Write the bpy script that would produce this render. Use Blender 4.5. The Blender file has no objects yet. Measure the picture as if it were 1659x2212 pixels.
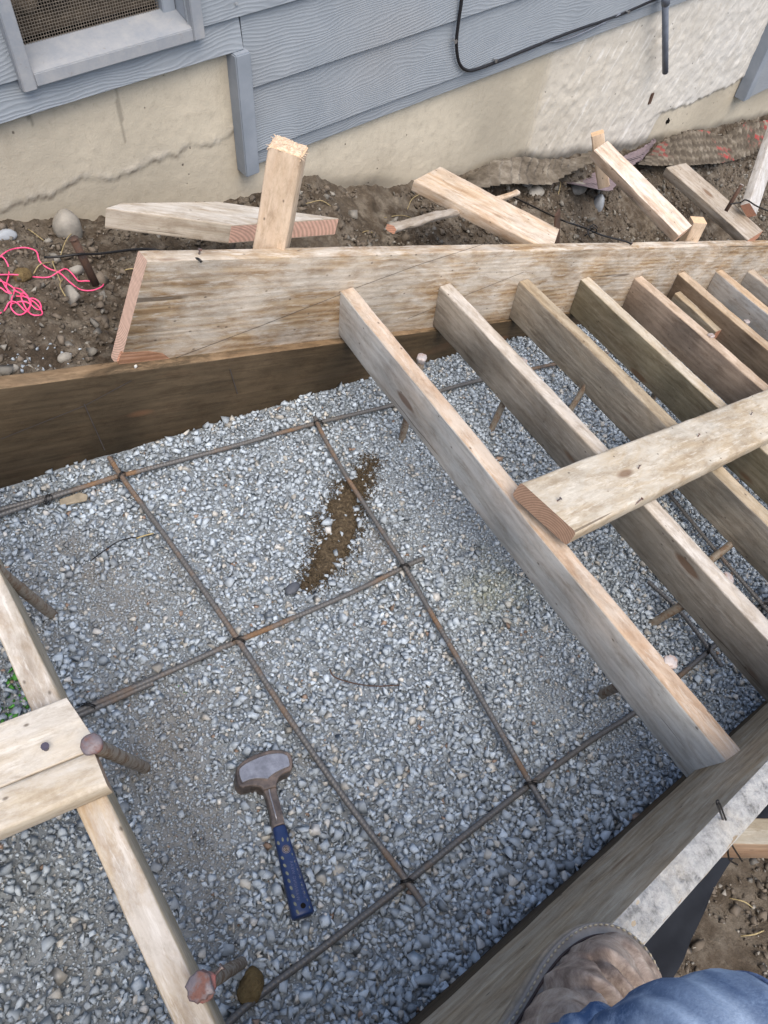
import bpy, bmesh, math, random
import numpy as np
from mathutils import Matrix, Vector, noise as mnoise
random.seed(7); RNG = np.random.default_rng(11)
S = bpy.context.scene; COL = S.collection
PI = math.pi

# ------------------------------------------------------------------ camera model (pinhole solved from the vanishing points)
F = 1646.; CX, CY = 829.5, 1106.; CAMH = 1.33
def _cd(p):
    v = np.array([p[0]-CX, p[1]-CY, F]); return v/np.linalg.norm(v)
UP = -_cd((670, 2250)); DR = _cd((3115, 205))
XA = DR-(DR@UP)*UP; XA /= np.linalg.norm(XA); YA = np.cross(UP, XA)
R = np.array([XA, YA, UP])
SL = math.tan(math.asin(DR@UP))                    # fall of the gravel bed along x (about -0.227)
C0 = np.array([0, 0, CAMH])
def ray(p): return R@_cd(p)
def drop(x): return -.085*np.maximum(0, np.asarray(x, float)-1.15)**2*np.where(np.asarray(x) < 2.6, 1, 1)
def onG(p, h=0.):                                  # point h above the gravel bed z = SL*x + drop(x)
    d = ray(p); k = 0.
    for _ in range(12):
        P = C0+d*(-(CAMH-h-k)/(d[2]-SL*d[0])); k = float(drop(P[0]))
    return P
def onZ(p, z): d = ray(p); return C0+d*((z-CAMH)/d[2])
def onY(p, y): d = ray(p); return C0+d*(y/d[1])
def onPlane(p, P0, n):
    d = ray(p); return C0+d*(((np.array(P0)-C0)@n)/(d@n))
def unit(v): v = np.array(v, float); return v/np.linalg.norm(v)

cam = bpy.data.cameras.new('camera'); co = bpy.data.objects.new('camera', cam); COL.objects.link(co)
cr = R@np.array([1, 0, 0]); cu = R@np.array([0, -1, 0]); cb = R@np.array([0, 0, -1])
co.matrix_world = Matrix([[cr[i], cu[i], cb[i], C0[i]] for i in range(3)]+[[0, 0, 0, 1]])
cam.sensor_fit = 'VERTICAL'; cam.sensor_height = 24; cam.lens = 24*F/2212; cam.clip_start = .02; cam.clip_end = 200
S.camera = co
S.render.resolution_x = 768; S.render.resolution_y = 1024

# ------------------------------------------------------------------ light
SUN_EL, SUN_AZ = 62, 196      # degrees; azimuth from +Y clockwise
w = bpy.data.worlds.new('World'); S.world = w; w.use_nodes = True
nt = w.node_tree; nt.nodes.clear()
sky = nt.nodes.new('ShaderNodeTexSky'); sky.sky_type = 'NISHITA'; sky.sun_disc = False
sky.sun_elevation = math.radians(SUN_EL); sky.sun_rotation = math.radians(SUN_AZ); sky.dust_density = 3.0; sky.air_density = 1.0
bg = nt.nodes.new('ShaderNodeBackground'); bg.inputs[1].default_value = .15
wo = nt.nodes.new('ShaderNodeOutputWorld'); nt.links.new(sky.outputs[0], bg.inputs[0]); nt.links.new(bg.outputs[0], wo.inputs[0])
sl = bpy.data.lights.new('sun', 'SUN'); sl.energy = 1.5; sl.angle = math.radians(60); sl.color = (1, .90, .76)
so = bpy.data.objects.new('sun', sl); COL.objects.link(so)
sd = Vector((math.sin(math.radians(SUN_AZ))*math.cos(math.radians(SUN_EL)), math.cos(math.radians(SUN_AZ))*math.cos(math.radians(SUN_EL)), math.sin(math.radians(SUN_EL))))
so.rotation_euler = sd.to_track_quat('Z', 'Y').to_euler(); so.location = (0, -3, 8)
S.view_settings.view_transform = 'Standard'; S.view_settings.look = 'None'; S.view_settings.exposure = .88; S.view_settings.gamma = 1

# ------------------------------------------------------------------ object helpers
def tag(o, label=None, cat=None, group=None, kind=None):
    if label: o['label'] = label
    if cat: o['category'] = cat
    if group: o['group'] = group
    if kind: o['kind'] = kind
    return o
def link(name, me, mat, parent=None, M=None, smooth=False):
    o = bpy.data.objects.new(name, me); COL.objects.link(o)
    if mat is not None:
        for m in (mat if isinstance(mat, (list, tuple)) else [mat]): me.materials.append(m)
    if smooth: me.polygons.foreach_set('use_smooth', np.ones(len(me.polygons), bool))
    if M is not None: o.matrix_basis = M
    if parent is not None:
        o.parent = parent
    return o
def mesh(name, V, Fc, mat, parent=None, M=None, smooth=False, cols=None):
    """V Nx3, Fc list or int array; a child's vertices are given in its parent's own frame"""
    me = bpy.data.meshes.new(name)
    V = np.asarray(V, np.float32)
    if isinstance(Fc, np.ndarray) and Fc.ndim == 2:
        k = Fc.shape[1]; me.vertices.add(len(V)); me.vertices.foreach_set('co', V.ravel())
        me.loops.add(Fc.size); me.loops.foreach_set('vertex_index', Fc.ravel().astype(np.int32))
        me.polygons.add(len(Fc)); me.polygons.foreach_set('loop_start', np.arange(0, Fc.size, k, dtype=np.int32))
        me.update(calc_edges=True); me.validate()
    else:
        me.from_pydata([tuple(map(float, v)) for v in V], [], [tuple(int(i) for i in f) for f in Fc]); me.update()
    if cols is not None:
        a = me.color_attributes.new('tint', 'FLOAT_COLOR', 'POINT')
        c = np.ones((len(V), 4), np.float32); c[:, :3] = cols; a.data.foreach_set('color', c.ravel())
    return link(name, me, mat, parent, M, smooth)
def frame(o, x, zhint):
    x = unit(x); z = np.array(zhint, float); z = unit(z-(z@x)*x); y = np.cross(z, x)
    return Matrix([[x[i], y[i], z[i], o[i]] for i in range(3)]+[[0, 0, 0, 1]])
def tolocal(M, P):
    Mi = np.array(M.inverted()); P = np.atleast_2d(P); return P@Mi[:3, :3].T+Mi[:3, 3]

# value noise for numpy arrays
_LAT = {}
def vnoise(x, y, s=0):
    if s not in _LAT: _LAT[s] = np.random.default_rng(s).random((256, 256))
    T = _LAT[s]
    xi = np.floor(x).astype(int); yi = np.floor(y).astype(int); fx = x-xi; fy = y-yi
    fx = fx*fx*(3-2*fx); fy = fy*fy*(3-2*fy)
    a = T[xi % 256, yi % 256]; b = T[(xi+1) % 256, yi % 256]; c = T[xi % 256, (yi+1) % 256]; d = T[(xi+1) % 256, (yi+1) % 256]
    return (a*(1-fx)+b*fx)*(1-fy)+(c*(1-fx)+d*fx)*fy-.5
def fbm(x, y, sc, oc=4, s=0, g=.5):
    x = np.asarray(x, float); y = np.asarray(y, float)
    t = 0; a = 1
    for k in range(oc): t = t+a*vnoise(x*sc+13.7*k, y*sc+7.1*k, s+k); sc *= 2.03; a *= g
    return t

# ------------------------------------------------------------------ materials
class NB:
    def __init__(s, name, rough=.85, spec=.3):
        s.m = bpy.data.materials.new(name); s.m.use_nodes = True; s.t = s.m.node_tree; s.n = s.t.nodes; s.l = s.t.links
        s.b = s.n['Principled BSDF']; s.b.inputs['Roughness'].default_value = rough
        s.b.inputs['Specular IOR Level'].default_value = spec
        s.tc = s.n.new('ShaderNodeTexCoord')
    def set(s, i, v):
        if isinstance(v, (int, float)): i.default_value = v
        elif isinstance(v, (tuple, list)):
            i.default_value = tuple(v)+((1,) if len(v) == 3 and i.type == 'RGBA' else ())
        else: s.l.new(v, i)
    def obj(s): return s.tc.outputs['Object']
    def rnd(s):
        if not hasattr(s, '_r'): s._r = s.n.new('ShaderNodeObjectInfo').outputs['Random']
        return s._r
    def math(s, op, a, b=0., c=0.):
        n = s.n.new('ShaderNodeMath'); n.operation = op
        s.set(n.inputs[0], a); s.set(n.inputs[1], b); s.set(n.inputs[2], c); return n.outputs[0]
    def vm(s, op, a, b):
        n = s.n.new('ShaderNodeVectorMath'); n.operation = op; s.set(n.inputs[0], a); s.set(n.inputs[1], b); return n.outputs[0]
    def sep(s, v):
        n = s.n.new('ShaderNodeSeparateXYZ'); s.l.new(v, n.inputs[0]); return n.outputs
    def comb(s, x, y, z):
        n = s.n.new('ShaderNodeCombineXYZ'); s.set(n.inputs[0], x); s.set(n.inputs[1], y); s.set(n.inputs[2], z); return n.outputs[0]
    def noise(s, v, sc, det=4, rg=.5, dist=0.):
        n = s.n.new('ShaderNodeTexNoise'); s.l.new(v, n.inputs['Vector']); n.inputs['Scale'].default_value = sc
        n.inputs['Detail'].default_value = det; n.inputs['Roughness'].default_value = rg; n.inputs['Distortion'].default_value = dist
        return n.outputs['Fac']
    def vor(s, v, sc, feat='F1', rnd=1.):
        n = s.n.new('ShaderNodeTexVoronoi'); n.feature = feat; s.l.new(v, n.inputs['Vector']); n.inputs['Scale'].default_value = sc
        n.inputs['Randomness'].default_value = rnd; return n.outputs['Distance']
    def mr(s, v, a, b, c=0., d=1., sm=False):
        n = s.n.new('ShaderNodeMapRange'); s.set(n.inputs[0], v); n.inputs[1].default_value = a; n.inputs[2].default_value = b
        n.inputs[3].default_value = c; n.inputs[4].default_value = d
        if sm: n.interpolation_type = 'SMOOTHSTEP'
        return n.outputs[0]
    def mix(s, f, a, b, mode='MIX'):
        n = s.n.new('ShaderNodeMix'); n.data_type = 'RGBA'; n.blend_type = mode
        s.set(n.inputs[0], f); s.set(n.inputs[6], a); s.set(n.inputs[7], b); return n.outputs[2]
    def ramp(s, f, stops):
        n = s.n.new('ShaderNodeValToRGB'); s.set(n.inputs[0], f); e = n.color_ramp.elements
        while len(e) < len(stops): e.new(.5)
        for k, (p, c) in enumerate(stops): e[k].position = p; e[k].color = tuple(c)+(1,)
        return n.outputs[0]
    def attr(s, name='tint'):
        n = s.n.new('ShaderNodeAttribute'); n.attribute_name = name; return n.outputs['Color']
    def out(s, col, bump=None, st=.5, dist=.002, rough=None, metal=None):
        s.set(s.b.inputs['Base Color'], col)
        if rough is not None: s.set(s.b.inputs['Roughness'], rough)
        if metal is not None: s.set(s.b.inputs['Metallic'], metal)
        if bump is not None:
            n = s.n.new('ShaderNodeBump'); n.inputs['Strength'].default_value = st; n.inputs['Distance'].default_value = dist
            s.l.new(bump, n.inputs['Height']); s.l.new(n.outputs[0], s.b.inputs['Normal'])
        return s.m

def wood(name, light=(.5, .39, .27), dark=(.3, .21, .13), film=(.46, .42, .36), face=.5, edge=.3, end=(.46, .24, .16),
         stain=(.12, .08, .05), stain_amt=.35, rings=26., contrast=1., bump=.5, faceblend=None, allend=False):
    b = NB(name, .82, .25); o = b.obj()
    off = b.comb(b.math('MULTIPLY', b.rnd(), 37.), b.math('MULTIPLY', b.rnd(), 11.), b.math('MULTIPLY', b.rnd(), 5.3))
    v = b.vm('ADD', o, off)
    nx = b.sep(b.tc.outputs['Normal'])
    isend = b.math('GREATER_THAN', b.math('ABSOLUTE', nx[0]), .72)
    isface = b.mr(b.math('ABSOLUTE', nx[2]), .55, .85)
    # long grain
    w1 = b.noise(b.vm('MULTIPLY', v, (1.3, 9., 9.)), 1., 3, .5)
    s = b.sep(v)
    ph = b.math('ADD', b.math('MULTIPLY', b.math('ADD', s[1], b.math('MULTIPLY', s[2], .6)), rings*6.28*1.6), b.math('MULTIPLY', w1, 34.))
    cath = b.math('MULTIPLY_ADD', b.math('SINE', ph), .5, .5)
    fib = b.noise(b.vm('MULTIPLY', v, (5., 190., 190.)), 1., 4, .65)
    str_ = b.noise(b.vm('MULTIPLY', v, (2.4, 60., 60.)), 1., 6, .68, .3)
    g = b.math('ADD', b.math('MULTIPLY', cath, .22*contrast), b.math('ADD', b.math('MULTIPLY', str_, .75), b.math('MULTIPLY', fib, .5)))
    base = b.mix(b.mr(g, .45, .95), light, dark)
    # plane-wide blotches, concrete film, stains
    blo = b.noise(b.vm('MULTIPLY', v, (4.5, 13., 13.)), 1., 8, .72, .5)
    filmf = b.mr(blo, .40, .58)
    fa = b.mix(isface, (edge,)*3, (face,)*3)
    base = b.mix(b.math('MULTIPLY', filmf, fa), base, b.mix(fib, tuple(c*.8 for c in film), tuple(min(1, c*1.2) for c in film)))
    if faceblend is not None:           # the wide faces of this board are weathered to another tone
        base = b.mix(b.math('MULTIPLY', isface, b.mr(b.noise(b.vm('MULTIPLY', v, (4., 12., 12.)), 1., 5, .6), .25, .6, .55, 1.)), base,
                     b.mix(b.math('ADD', b.math('MULTIPLY', g, .8), -.1), tuple(c*1.25 for c in faceblend), tuple(c*.62 for c in faceblend)))
    st = b.mr(b.noise(b.vm('MULTIPLY', b.vm('ADD', v, (3.1, 5., 1.)), (2.2, 14., 14.)), 1., 7, .7, .6), .55, .75)
    base = b.mix(b.math('MULTIPLY', st, stain_amt), base, stain)
    mot = b.mr(b.noise(b.vm('MULTIPLY', v, (16., 42., 42.)), 1., 8, .78, .4), .47, .66)
    base = b.mix(b.math('MULTIPLY', mot, .7), base, b.mix(1., base, (.60, .55, .50), 'MULTIPLY'))
    big = b.mr(b.noise(b.vm('MULTIPLY', b.vm('ADD', v, (6., 3., 8.)), (3.2, 9., 9.)), 1., 7, .7, .8), .48, .66)
    base = b.mix(b.math('MULTIPLY', big, .6), base, b.mix(1., base, (.58, .52, .44), 'MULTIPLY'))
    wht = b.mr(b.noise(b.vm('MULTIPLY', b.vm('ADD', v, (2., 7., 3.)), (11., 85., 85.)), 1., 6, .75), .54, .62)
    base = b.mix(b.math('MULTIPLY', wht, b.math('MULTIPLY', fa, .6)), base, tuple(min(1, c*1.25) for c in film))
    crk_ = b.mr(b.noise(b.vm('MULTIPLY', b.vm('ADD', v, (5., 1., 2.)), (1.1, 46., 46.)), 1., 3, .5, .5), .70, .715)
    base = b.mix(b.math('MULTIPLY', crk_, .7), base, (.07, .05, .035))
    # knots, nail holes, drag marks
    kd = b.vor(b.vm('MULTIPLY', b.vm('ADD', v, b.comb(0., b.math('MULTIPLY', w1, .02), 0.)), (2.6, 8.5, 8.5)), 1.)
    kn = b.mr(kd, .075, .115, 1., 0.)
    base = b.mix(b.math('MULTIPLY', kn, .75), base, (.14, .075, .04))
    sc = b.mr(b.noise(b.vm('MULTIPLY', b.vm('ADD', v, (9., 2., 4.)), (14., 5., 5.)), 1., 8, .8, 1.5), .66, .7)
    base = b.mix(b.math('MULTIPLY', sc, .35), base, (.09, .06, .04))
    spk = b.mr(b.vor(b.vm('MULTIPLY', v, (.6, 1., 1.)), 34.), .04, .10, 1., 0.)
    base = b.mix(b.math('MULTIPLY', spk, .75), base, (.07, .05, .035))
    # end grain: arcs
    r0 = b.vm('ADD', o, b.comb(0., .03, .055)); rs = b.sep(r0)
    rad = b.math('SQRT', b.math('ADD', b.math('MULTIPLY', rs[1], rs[1]), b.math('MULTIPLY', rs[2], rs[2])))
    ring = b.math('MULTIPLY_ADD', b.math('SINE', b.math('ADD', b.math('MULTIPLY', rad, 1250.), b.math('MULTIPLY', b.noise(v, 22., 3), 5.))), .5, .5)
    ec = b.mix(b.math('MULTIPLY', ring, .8), tuple(min(1, c*1.25) for c in end), tuple(c*.72 for c in end))
    ec = b.mix(b.math('MULTIPLY', b.mr(b.noise(v, 70., 4, .7), .45, .7), .35), ec, tuple(c*.6 for c in end))
    col = ec if allend else b.mix(isend, base, ec)
    h = b.math('ADD', b.math('MULTIPLY', g, .8), b.math('MULTIPLY', b.noise(v, 260., 4, .7), .35))
    h = b.math('SUBTRACT', h, b.math('MULTIPLY', kn, .4))
    return b.out(col, h, bump, .0025)

W_TOP_ = None
W_TOP = wood('form lumber pale', (.60, .50, .36), (.40, .30, .19), (.58, .54, .47), .35, .45, (.44, .27, .17), stain_amt=.3)
W_PLANK = wood('plank cream', (.54, .46, .34), (.36, .285, .19), (.53, .50, .43), .8, .4, (.29, .185, .125), stain_amt=.25, contrast=.6)
W_PLANK2 = wood('plank cream split', (.52, .46, .36), (.36, .295, .21), (.53, .51, .465), .75, .4, (.4, .28, .2), stain=(.2, .15, .1), stain_amt=.5, contrast=.7)
W_R = [wood('riser grey blue', (.56, .42, .30), (.38, .26, .17), (.55, .52, .46), .2, .5, stain_amt=.3, faceblend=(.56, .56, .53)),
       wood('riser grey brown', (.56, .50, .42), (.36, .31, .25), (.58, .56, .52), .25, .6, stain_amt=.5, faceblend=(.30, .27, .225)),
       wood('riser streaked', (.45, .37, .26), (.28, .22, .14), (.48, .44, .36), .4, .3, stain_amt=.55, faceblend=(.37, .33, .27), contrast=1.4),
       wood('riser oily olive', (.52, .45, .34), (.34, .27, .18), (.54, .52, .46), .1, .5, stain_amt=.4, faceblend=(.21, .185, .125)),
       wood('riser tan', (.54, .43, .32), (.36, .26, .18), (.55, .48, .4), .2, .4, stain_amt=.4, faceblend=(.32, .25, .195)),
       wood('riser dark brown', (.52, .43, .32), (.36, .26, .16), (.5, .42, .34), .1, .3, stain_amt=.6, faceblend=(.20, .15, .105)),
       wood('riser pale grey', (.55, .42, .28), (.38, .27, .17), (.5, .48, .45), .2, .2, stain_amt=.2, faceblend=(.42, .42, .41)),
       wood('riser red end', (.5, .43, .35), (.35, .28, .2), (.5, .48, .45), .2, .2, stain=(.3, .06, .05), stain_amt=.7, faceblend=(.38, .36, .33))]
W_STR = wood('stringer board', (.50, .385, .25), (.28, .185, .10), (.60, .57, .51), .62, .7, (.52, .36, .28), stain=(.13, .075, .035), stain_amt=.42, contrast=1.5, rings=34)
W_FRONT = wood('front stringer board', (.42, .34, .235), (.24, .18, .11), (.42, .385, .315), .6, .7, stain=(.1, .06, .035), stain_amt=.6)
W_WET = wood('wet form board', (.092, .068, .041), (.036, .027, .016), (.25, .175, .105), .07, .95, stain=(.115, .055, .028), stain_amt=.5, contrast=.35, bump=.3)
W_FRESH = wood('fresh stud', (.70, .56, .41), (.56, .41, .28), (.70, .58, .46), .3, .3, (.62, .44, .28), stain_amt=.12, contrast=.8)
W_PINK = wood('fir offcut', (.50, .45, .37), (.33, .27, .2), (.56, .54, .50), .8, .15, (.62, .30, .22), stain_amt=.35)
W_PINKEND = wood('fir sawn end', (.6, .56, .49), (.44, .38, .3), end=(.56, .36, .28), allend=True)
W_OLD = wood('old grey lumber', (.42, .37, .30), (.25, .2, .15), (.46, .43, .39), .5, .4, stain_amt=.5)
W_BR = wood('warm brace lumber', (.62, .50, .37), (.45, .32, .21), (.60, .55, .48), .75, .5, (.55, .35, .22), stain=(.32, .13, .05), stain_amt=.3, faceblend=None)

def m_stone():
    b = NB('crushed stone', .8, .3); n = b.noise(b.obj(), 160., 4, .7)
    c = b.mix(b.mr(n, .3, .75), b.attr(), (0, 0, 0)); c2 = b.mix(.18, b.attr(), c)
    return b.out(c2, n, .35, .001)
def m_bed():
    b = NB('stone dust', .95, .1); n = b.noise(b.obj(), 220., 6, .75); n2 = b.noise(b.obj(), 30., 4)
    c = b.mix(b.mr(n, .35, .7), b.attr(), (.36, .38, .39)); c = b.mix(.45, b.attr(), c); c = b.mix(b.mr(n2, .55, .8, 0, .3), c, (.12, .1, .08))
    return b.out(c, b.math('ADD', n, n2), .9, .004)
def m_dirt():
    b = NB('soil', .95, .15); o = b.obj(); n = b.noise(o, 18., 7, .68); n2 = b.noise(o, 130., 5, .75); n3 = b.noise(o, 3., 4, .6)
    c = b.ramp(n, [(.3, (.03, .023, .016)), (.46, (.075, .058, .042)), (.6, (.165, .143, .114)), (.76, (.28, .25, .205))])
    c = b.mix(b.mr(n3, .45, .7, 0, .55), c, (.15, .125, .095)); c = b.mix(b.mr(n2, .5, .75, 0, .5), c, (.05, .038, .028))
    c = b.mix(.35, c, b.attr(), 'MULTIPLY')
    return b.out(c, b.math('ADD', n, b.math('MULTIPLY', n2, .6)), 1., .008)
def m_simple(name, col, rough=.6, spec=.4, metal=0., ns=40., var=.35, bump=.2, col2=None, dist=.001):
    b = NB(name, rough, spec); n = b.noise(b.obj(), ns, 5, .65)
    c = b.mix(b.mr(n, .35, .65), tuple(col), tuple(col2) if col2 else tuple(x*(1-var) for x in col))
    return b.out(c, b.noise(b.obj(), ns*3, 4, .6), bump, dist, metal=metal)
def m_rust(name, a, r, amt, ns=14., metal=.5):
    b = NB(name, .6, .4); o = b.obj(); n = b.noise(o, ns, 5, .65); n2 = b.noise(o, 300., 3, .6)
    f = b.mr(n, .62-amt*.4, .72-amt*.3)
    c = b.mix(f, b.mix(n2, tuple(x*.7 for x in a), tuple(x*1.3 for x in a)), b.mix(n2, tuple(x*.6 for x in r), tuple(min(1, x*1.5) for x in r)))
    return b.out(c, n2, .5, .0008, rough=b.mr(f, 0, 1, .45, .9), metal=b.math('MULTIPLY', b.math('SUBTRACT', 1., f), metal))
M_STONE = m_stone(); M_BED = m_bed(); M_DIRT = m_dirt()
M_REBAR = m_rust('ribbed steel bar', (.125, .122, .118), (.17, .105, .06), .28, 5., .25)
M_PIN = m_rust('steel form pin', (.25, .215, .17), (.17, .115, .075), .4, 60., .05)
M_PINHEAD = m_rust('hammered pin head', (.40, .36, .34), (.30, .21, .17), .3, 60., .2)
M_PINHEAD2 = m_rust('dark pin head', (.15, .13, .14), (.15, .075, .06), .35, 50., .3)
M_PINRED = m_simple('pin paint red', (.40, .13, .11), .6, col2=(.16, .11, .10), ns=60)
M_RUST = m_rust('rusty steel', (.06, .045, .038), (.075, .042, .028), .7, 30., .2)
M_WIRE = m_simple('black tie wire', (.014, .013, .013), .45, .5, .3)
M_STRING = m_simple('pink mason string', (.95, .08, .22), .55, .4, col2=(.9, .12, .28), ns=300)
M_STRAW = m_simple('dry straw', (.42, .34, .18), .8, .2)
M_GREYP = m_simple('grey painted timber', (.27, .30, .34), .55, .4, ns=9, col2=(.21, .24, .275), bump=.3)
M_PIPE = m_simple('grey plastic conduit', (.17, .195, .24), .5, .4, ns=12)
M_CABLE = m_simple('black cable', (.014, .014, .017), .5, .4)
M_CABLEP = m_simple('cable painted grey', (.17, .19, .23), .55, .4)
M_CLIP = m_simple('steel cable clip', (.4, .4, .4), .35, .5, .8)
M_NAIL = m_rust('nail steel', (.15, .13, .13), (.14, .07, .05), .4, 60., .6)
M_SCREEN = m_simple('screen wire', (.22, .19, .155), .6, .4, .2, ns=60)
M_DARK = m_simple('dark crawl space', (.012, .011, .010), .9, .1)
M_TARP = m_simple('dark plastic sheet', (.016, .018, .023), .9, .08, ns=6, col2=(.022, .025, .031), bump=.4, dist=.004)

def m_siding():
    b = NB('embossed lap siding', .5, .4); o = b.obj(); s = b.sep(o)
    off = b.attr('tint'); os_ = b.sep(off)          # per-board offset
    x = b.math('ADD', s[0], b.math('MULTIPLY', os_[0], 9.)); z = b.math('ADD', s[2], b.math('MULTIPLY', os_[1], 5.))
    v = b.comb(x, 0., z)
    n1 = b.noise(b.vm('MULTIPLY', v, (1.7, 1., 5.)), 1., 3, .5)
    n2 = b.noise(b.vm('MULTIPLY', v, (9., 1., 30.)), 1., 3, .6)
    ph = b.math('ADD', b.math('MULTIPLY', z, 760.), b.math('ADD', b.math('MULTIPLY', n1, 120.), b.math('MULTIPLY', n2, 11.)))
    rg = b.math('POWER', b.math('MULTIPLY_ADD', b.math('SINE', ph), .5, .5), 1.6)
    amp = b.mr(b.noise(b.vm('MULTIPLY', v, (2.5, 1., 9.)), 1., 2), .3, .6, .45, 1.)
    h = b.math('MULTIPLY', rg, amp)
    dirt = b.noise(o, 7., 6, .65); fine = b.noise(b.vm('MULTIPLY', v, (20., 1., 200.)), 1., 4, .7)
    c = b.mix(b.mr(dirt, .35, .7), (.262, .292, .322), (.215, .245, .275))
    c = b.mix(b.math('MULTIPLY', h, .22), c, (.33, .355, .38))
    c = b.mix(b.mr(b.noise(o, 2.2, 5), .5, .75, 0, .4), c, (.27, .27, .27))
    return b.out(c, b.math('ADD', h, b.math('MULTIPLY', fine, .4)), .36, .0018)
M_SIDING = m_siding()
def m_frame():
    b = NB('worn grey frame paint', .6, .3); o = b.obj(); n = b.noise(o, 9., 7, .7); n2 = b.noise(o, 70., 4, .7)
    c = b.mix(b.mr(n, .4, .65), (.24, .262, .29), (.34, .345, .35)); c = b.mix(b.mr(n2, .62, .75, 0, .5), c, (.2, .16, .12))
    return b.out(c, n2, .3, .001)
M_FRAME = m_frame()
def m_concrete():
    b = NB('foundation concrete', .9, .2); o = b.obj()
    n = b.noise(o, 5., 6, .6); n2 = b.noise(o, 45., 6, .7); n3 = b.noise(o, 200., 3, .7)
    base = b.attr()
    c = b.mix(b.mr(n, .35, .7, 0, .6), base, b.mix(.5, base, (.42, .38, .30)))
    c = b.mix(b.mr(n2, .52, .72, 0, .4), c, (.33, .29, .225))
    s = b.sep(o)
    hole = b.mr(b.vor(b.comb(b.math('MULTIPLY', s[0], 1.3), 0., s[2]), 19.), .045, .085, 1., 0.)
    gate = b.math('GREATER_THAN', b.noise(o, 11., 2), .5)
    hf = b.math('MULTIPLY', hole, gate)
    c = b.mix(b.math('MULTIPLY', hf, .8), c, (.09, .075, .06))
    drip = b.mr(b.noise(b.vm('MULTIPLY', o, (9., 1., 1.6)), 1., 6, .7), .55, .72); c = b.mix(b.math('MULTIPLY', drip, .3), c, (.30, .255, .19))
    scr = b.mr(b.noise(b.vm('MULTIPLY', o, (60., 1., 14.)), 1., 5, .7, 1.2), .64, .70); c = b.mix(b.math('MULTIPLY', scr, .3), c, (.24, .2, .15))
    return b.out(c, b.math('SUBTRACT', b.math('ADD', b.math('MULTIPLY', n2, .7), b.math('MULTIPLY', n3, .4)), hf), .6, .004)
M_CONC = m_concrete()
def m_crust():
    b = NB('cement crust', .95, .15); o = b.obj(); n = b.noise(o, 60., 7, .75); n2 = b.noise(o, 14., 5, .65)
    c = b.ramp(n, [(.34, (.18, .18, .175)), (.44, (.33, .33, .32)), (.56, (.43, .43, .415)), (.75, (.55, .54, .51))])
    c = b.mix(b.mr(n2, .5, .7, 0, .55), c, (.42, .38, .31))
    return b.out(c, n, 1., .006)
M_CRUST = m_crust()

# ------------------------------------------------------------------ lumber
def board(name, A, B, w_, t, zhint, mat, label=None, cat=None, group=None, r=.004, wob=.0016, seg=None, parent=None, endskew=(0, 0), seed=None, kind=None):
    """one sawn board from A to B (centre line), width w_ along local Y, thickness t along local Z; eased edges, slightly irregular"""
    A = np.array(A, float); B = np.array(B, float); L = np.linalg.norm(B-A); M = frame(A, B-A, zhint)
    rs = np.random.default_rng(abs(hash(name+str(label))) % 9999 if seed is None else seed)
    prof = []
    for (sy, sz, a0) in ((1, 1, 0), (-1, 1, 90), (-1, -1, 180), (1, -1, 270)):
        for k in range(4):
            a = math.radians(a0+k*30); prof.append((sy*(w_/2-r)+r*math.cos(a), sz*(t/2-r)+r*math.sin(a)))
    prof = np.array(prof); m = len(prof)
    n = seg or max(3, int(L/.04)); V = []; Fc = []
    ph = rs.random(4)*6.28
    for i in range(n+1):
        x = L*i/n; u = i/n
        by = wob*math.sin(u*4.3+ph[0])+wob*.5*math.sin(u*13+ph[1]); bz = wob*math.sin(u*3.1+ph[2])
        jit = rs.normal(0, wob*.28, (m, 2))
        for (y, z), j in zip(prof, jit):
            xx = x
            if i == 0: xx += endskew[0]*y
            if i == n: xx += endskew[1]*y
            V.append((xx, y+by+j[0], z+bz+j[1]))
    for i in range(n):
        for k in range(m): a = i*m+k; b_ = i*m+(k+1) % m; Fc.append((a, a+m, b_+m, b_))
    Fc.append(tuple(range(m))); Fc.append(tuple(reversed([n*m+k for k in range(m)])))
    Fc = [tuple(reversed(f)) for f in Fc]
    o = mesh(name, V, Fc, mat, parent=parent, M=M, smooth=False)
    me = o.data; bm = bmesh.new(); bm.from_mesh(me); bmesh.ops.recalc_face_normals(bm, faces=bm.faces)
    for f in bm.faces: f.smooth = len(f.verts) == 4
    for e in bm.edges:
        if any(len(f.verts) > 4 for f in e.link_faces): e.smooth = False
    bm.to_mesh(me); bm.free()
    tag(o, label, cat, group, kind); o['L'] = L
    return o
def slab(name, P, axis, t, mat, label, cat, group=None, endedge=None):
    """offcut: polygon P (world, planar, its top face) extruded down by t, grain along axis"""
    P = np.array(P); n = unit(np.cross(P[1]-P[0], P[2]-P[0])); n = n if n[2] > 0 else -n
    M = frame(P[0], axis, n); Q = tolocal(M, P); Q[:, 2] = 0
    bm = bmesh.new(); vs = [bm.verts.new(q) for q in Q]; f = bm.faces.new(vs)
    g = bmesh.ops.extrude_face_region(bm, geom=[f]); bmesh.ops.translate(bm, verts=[e for e in g['geom'] if isinstance(e, bmesh.types.BMVert)], vec=(0, 0, -t))
    bmesh.ops.bevel(bm, geom=list(bm.edges), offset=.003, segments=2, affect='EDGES', profile=.6)
    bmesh.ops.recalc_face_normals(bm, faces=bm.faces)
    if endedge is not None:
        e_ = Q[endedge[1]]-Q[endedge[0]]; en_ = unit(np.cross(e_, (0, 0, 1))); c_ = Q.mean(0); en_ = en_ if (Q[endedge[0]]-c_)@en_ > 0 else -en_
        for f in bm.faces:
            if np.array(f.normal)@en_ > .985: f.material_index = 1
    me = bpy.data.meshes.new(name); bm.to_mesh(me); bm.free()
    return tag(link(name, me, mat, M=M), label, cat, group)
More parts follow.
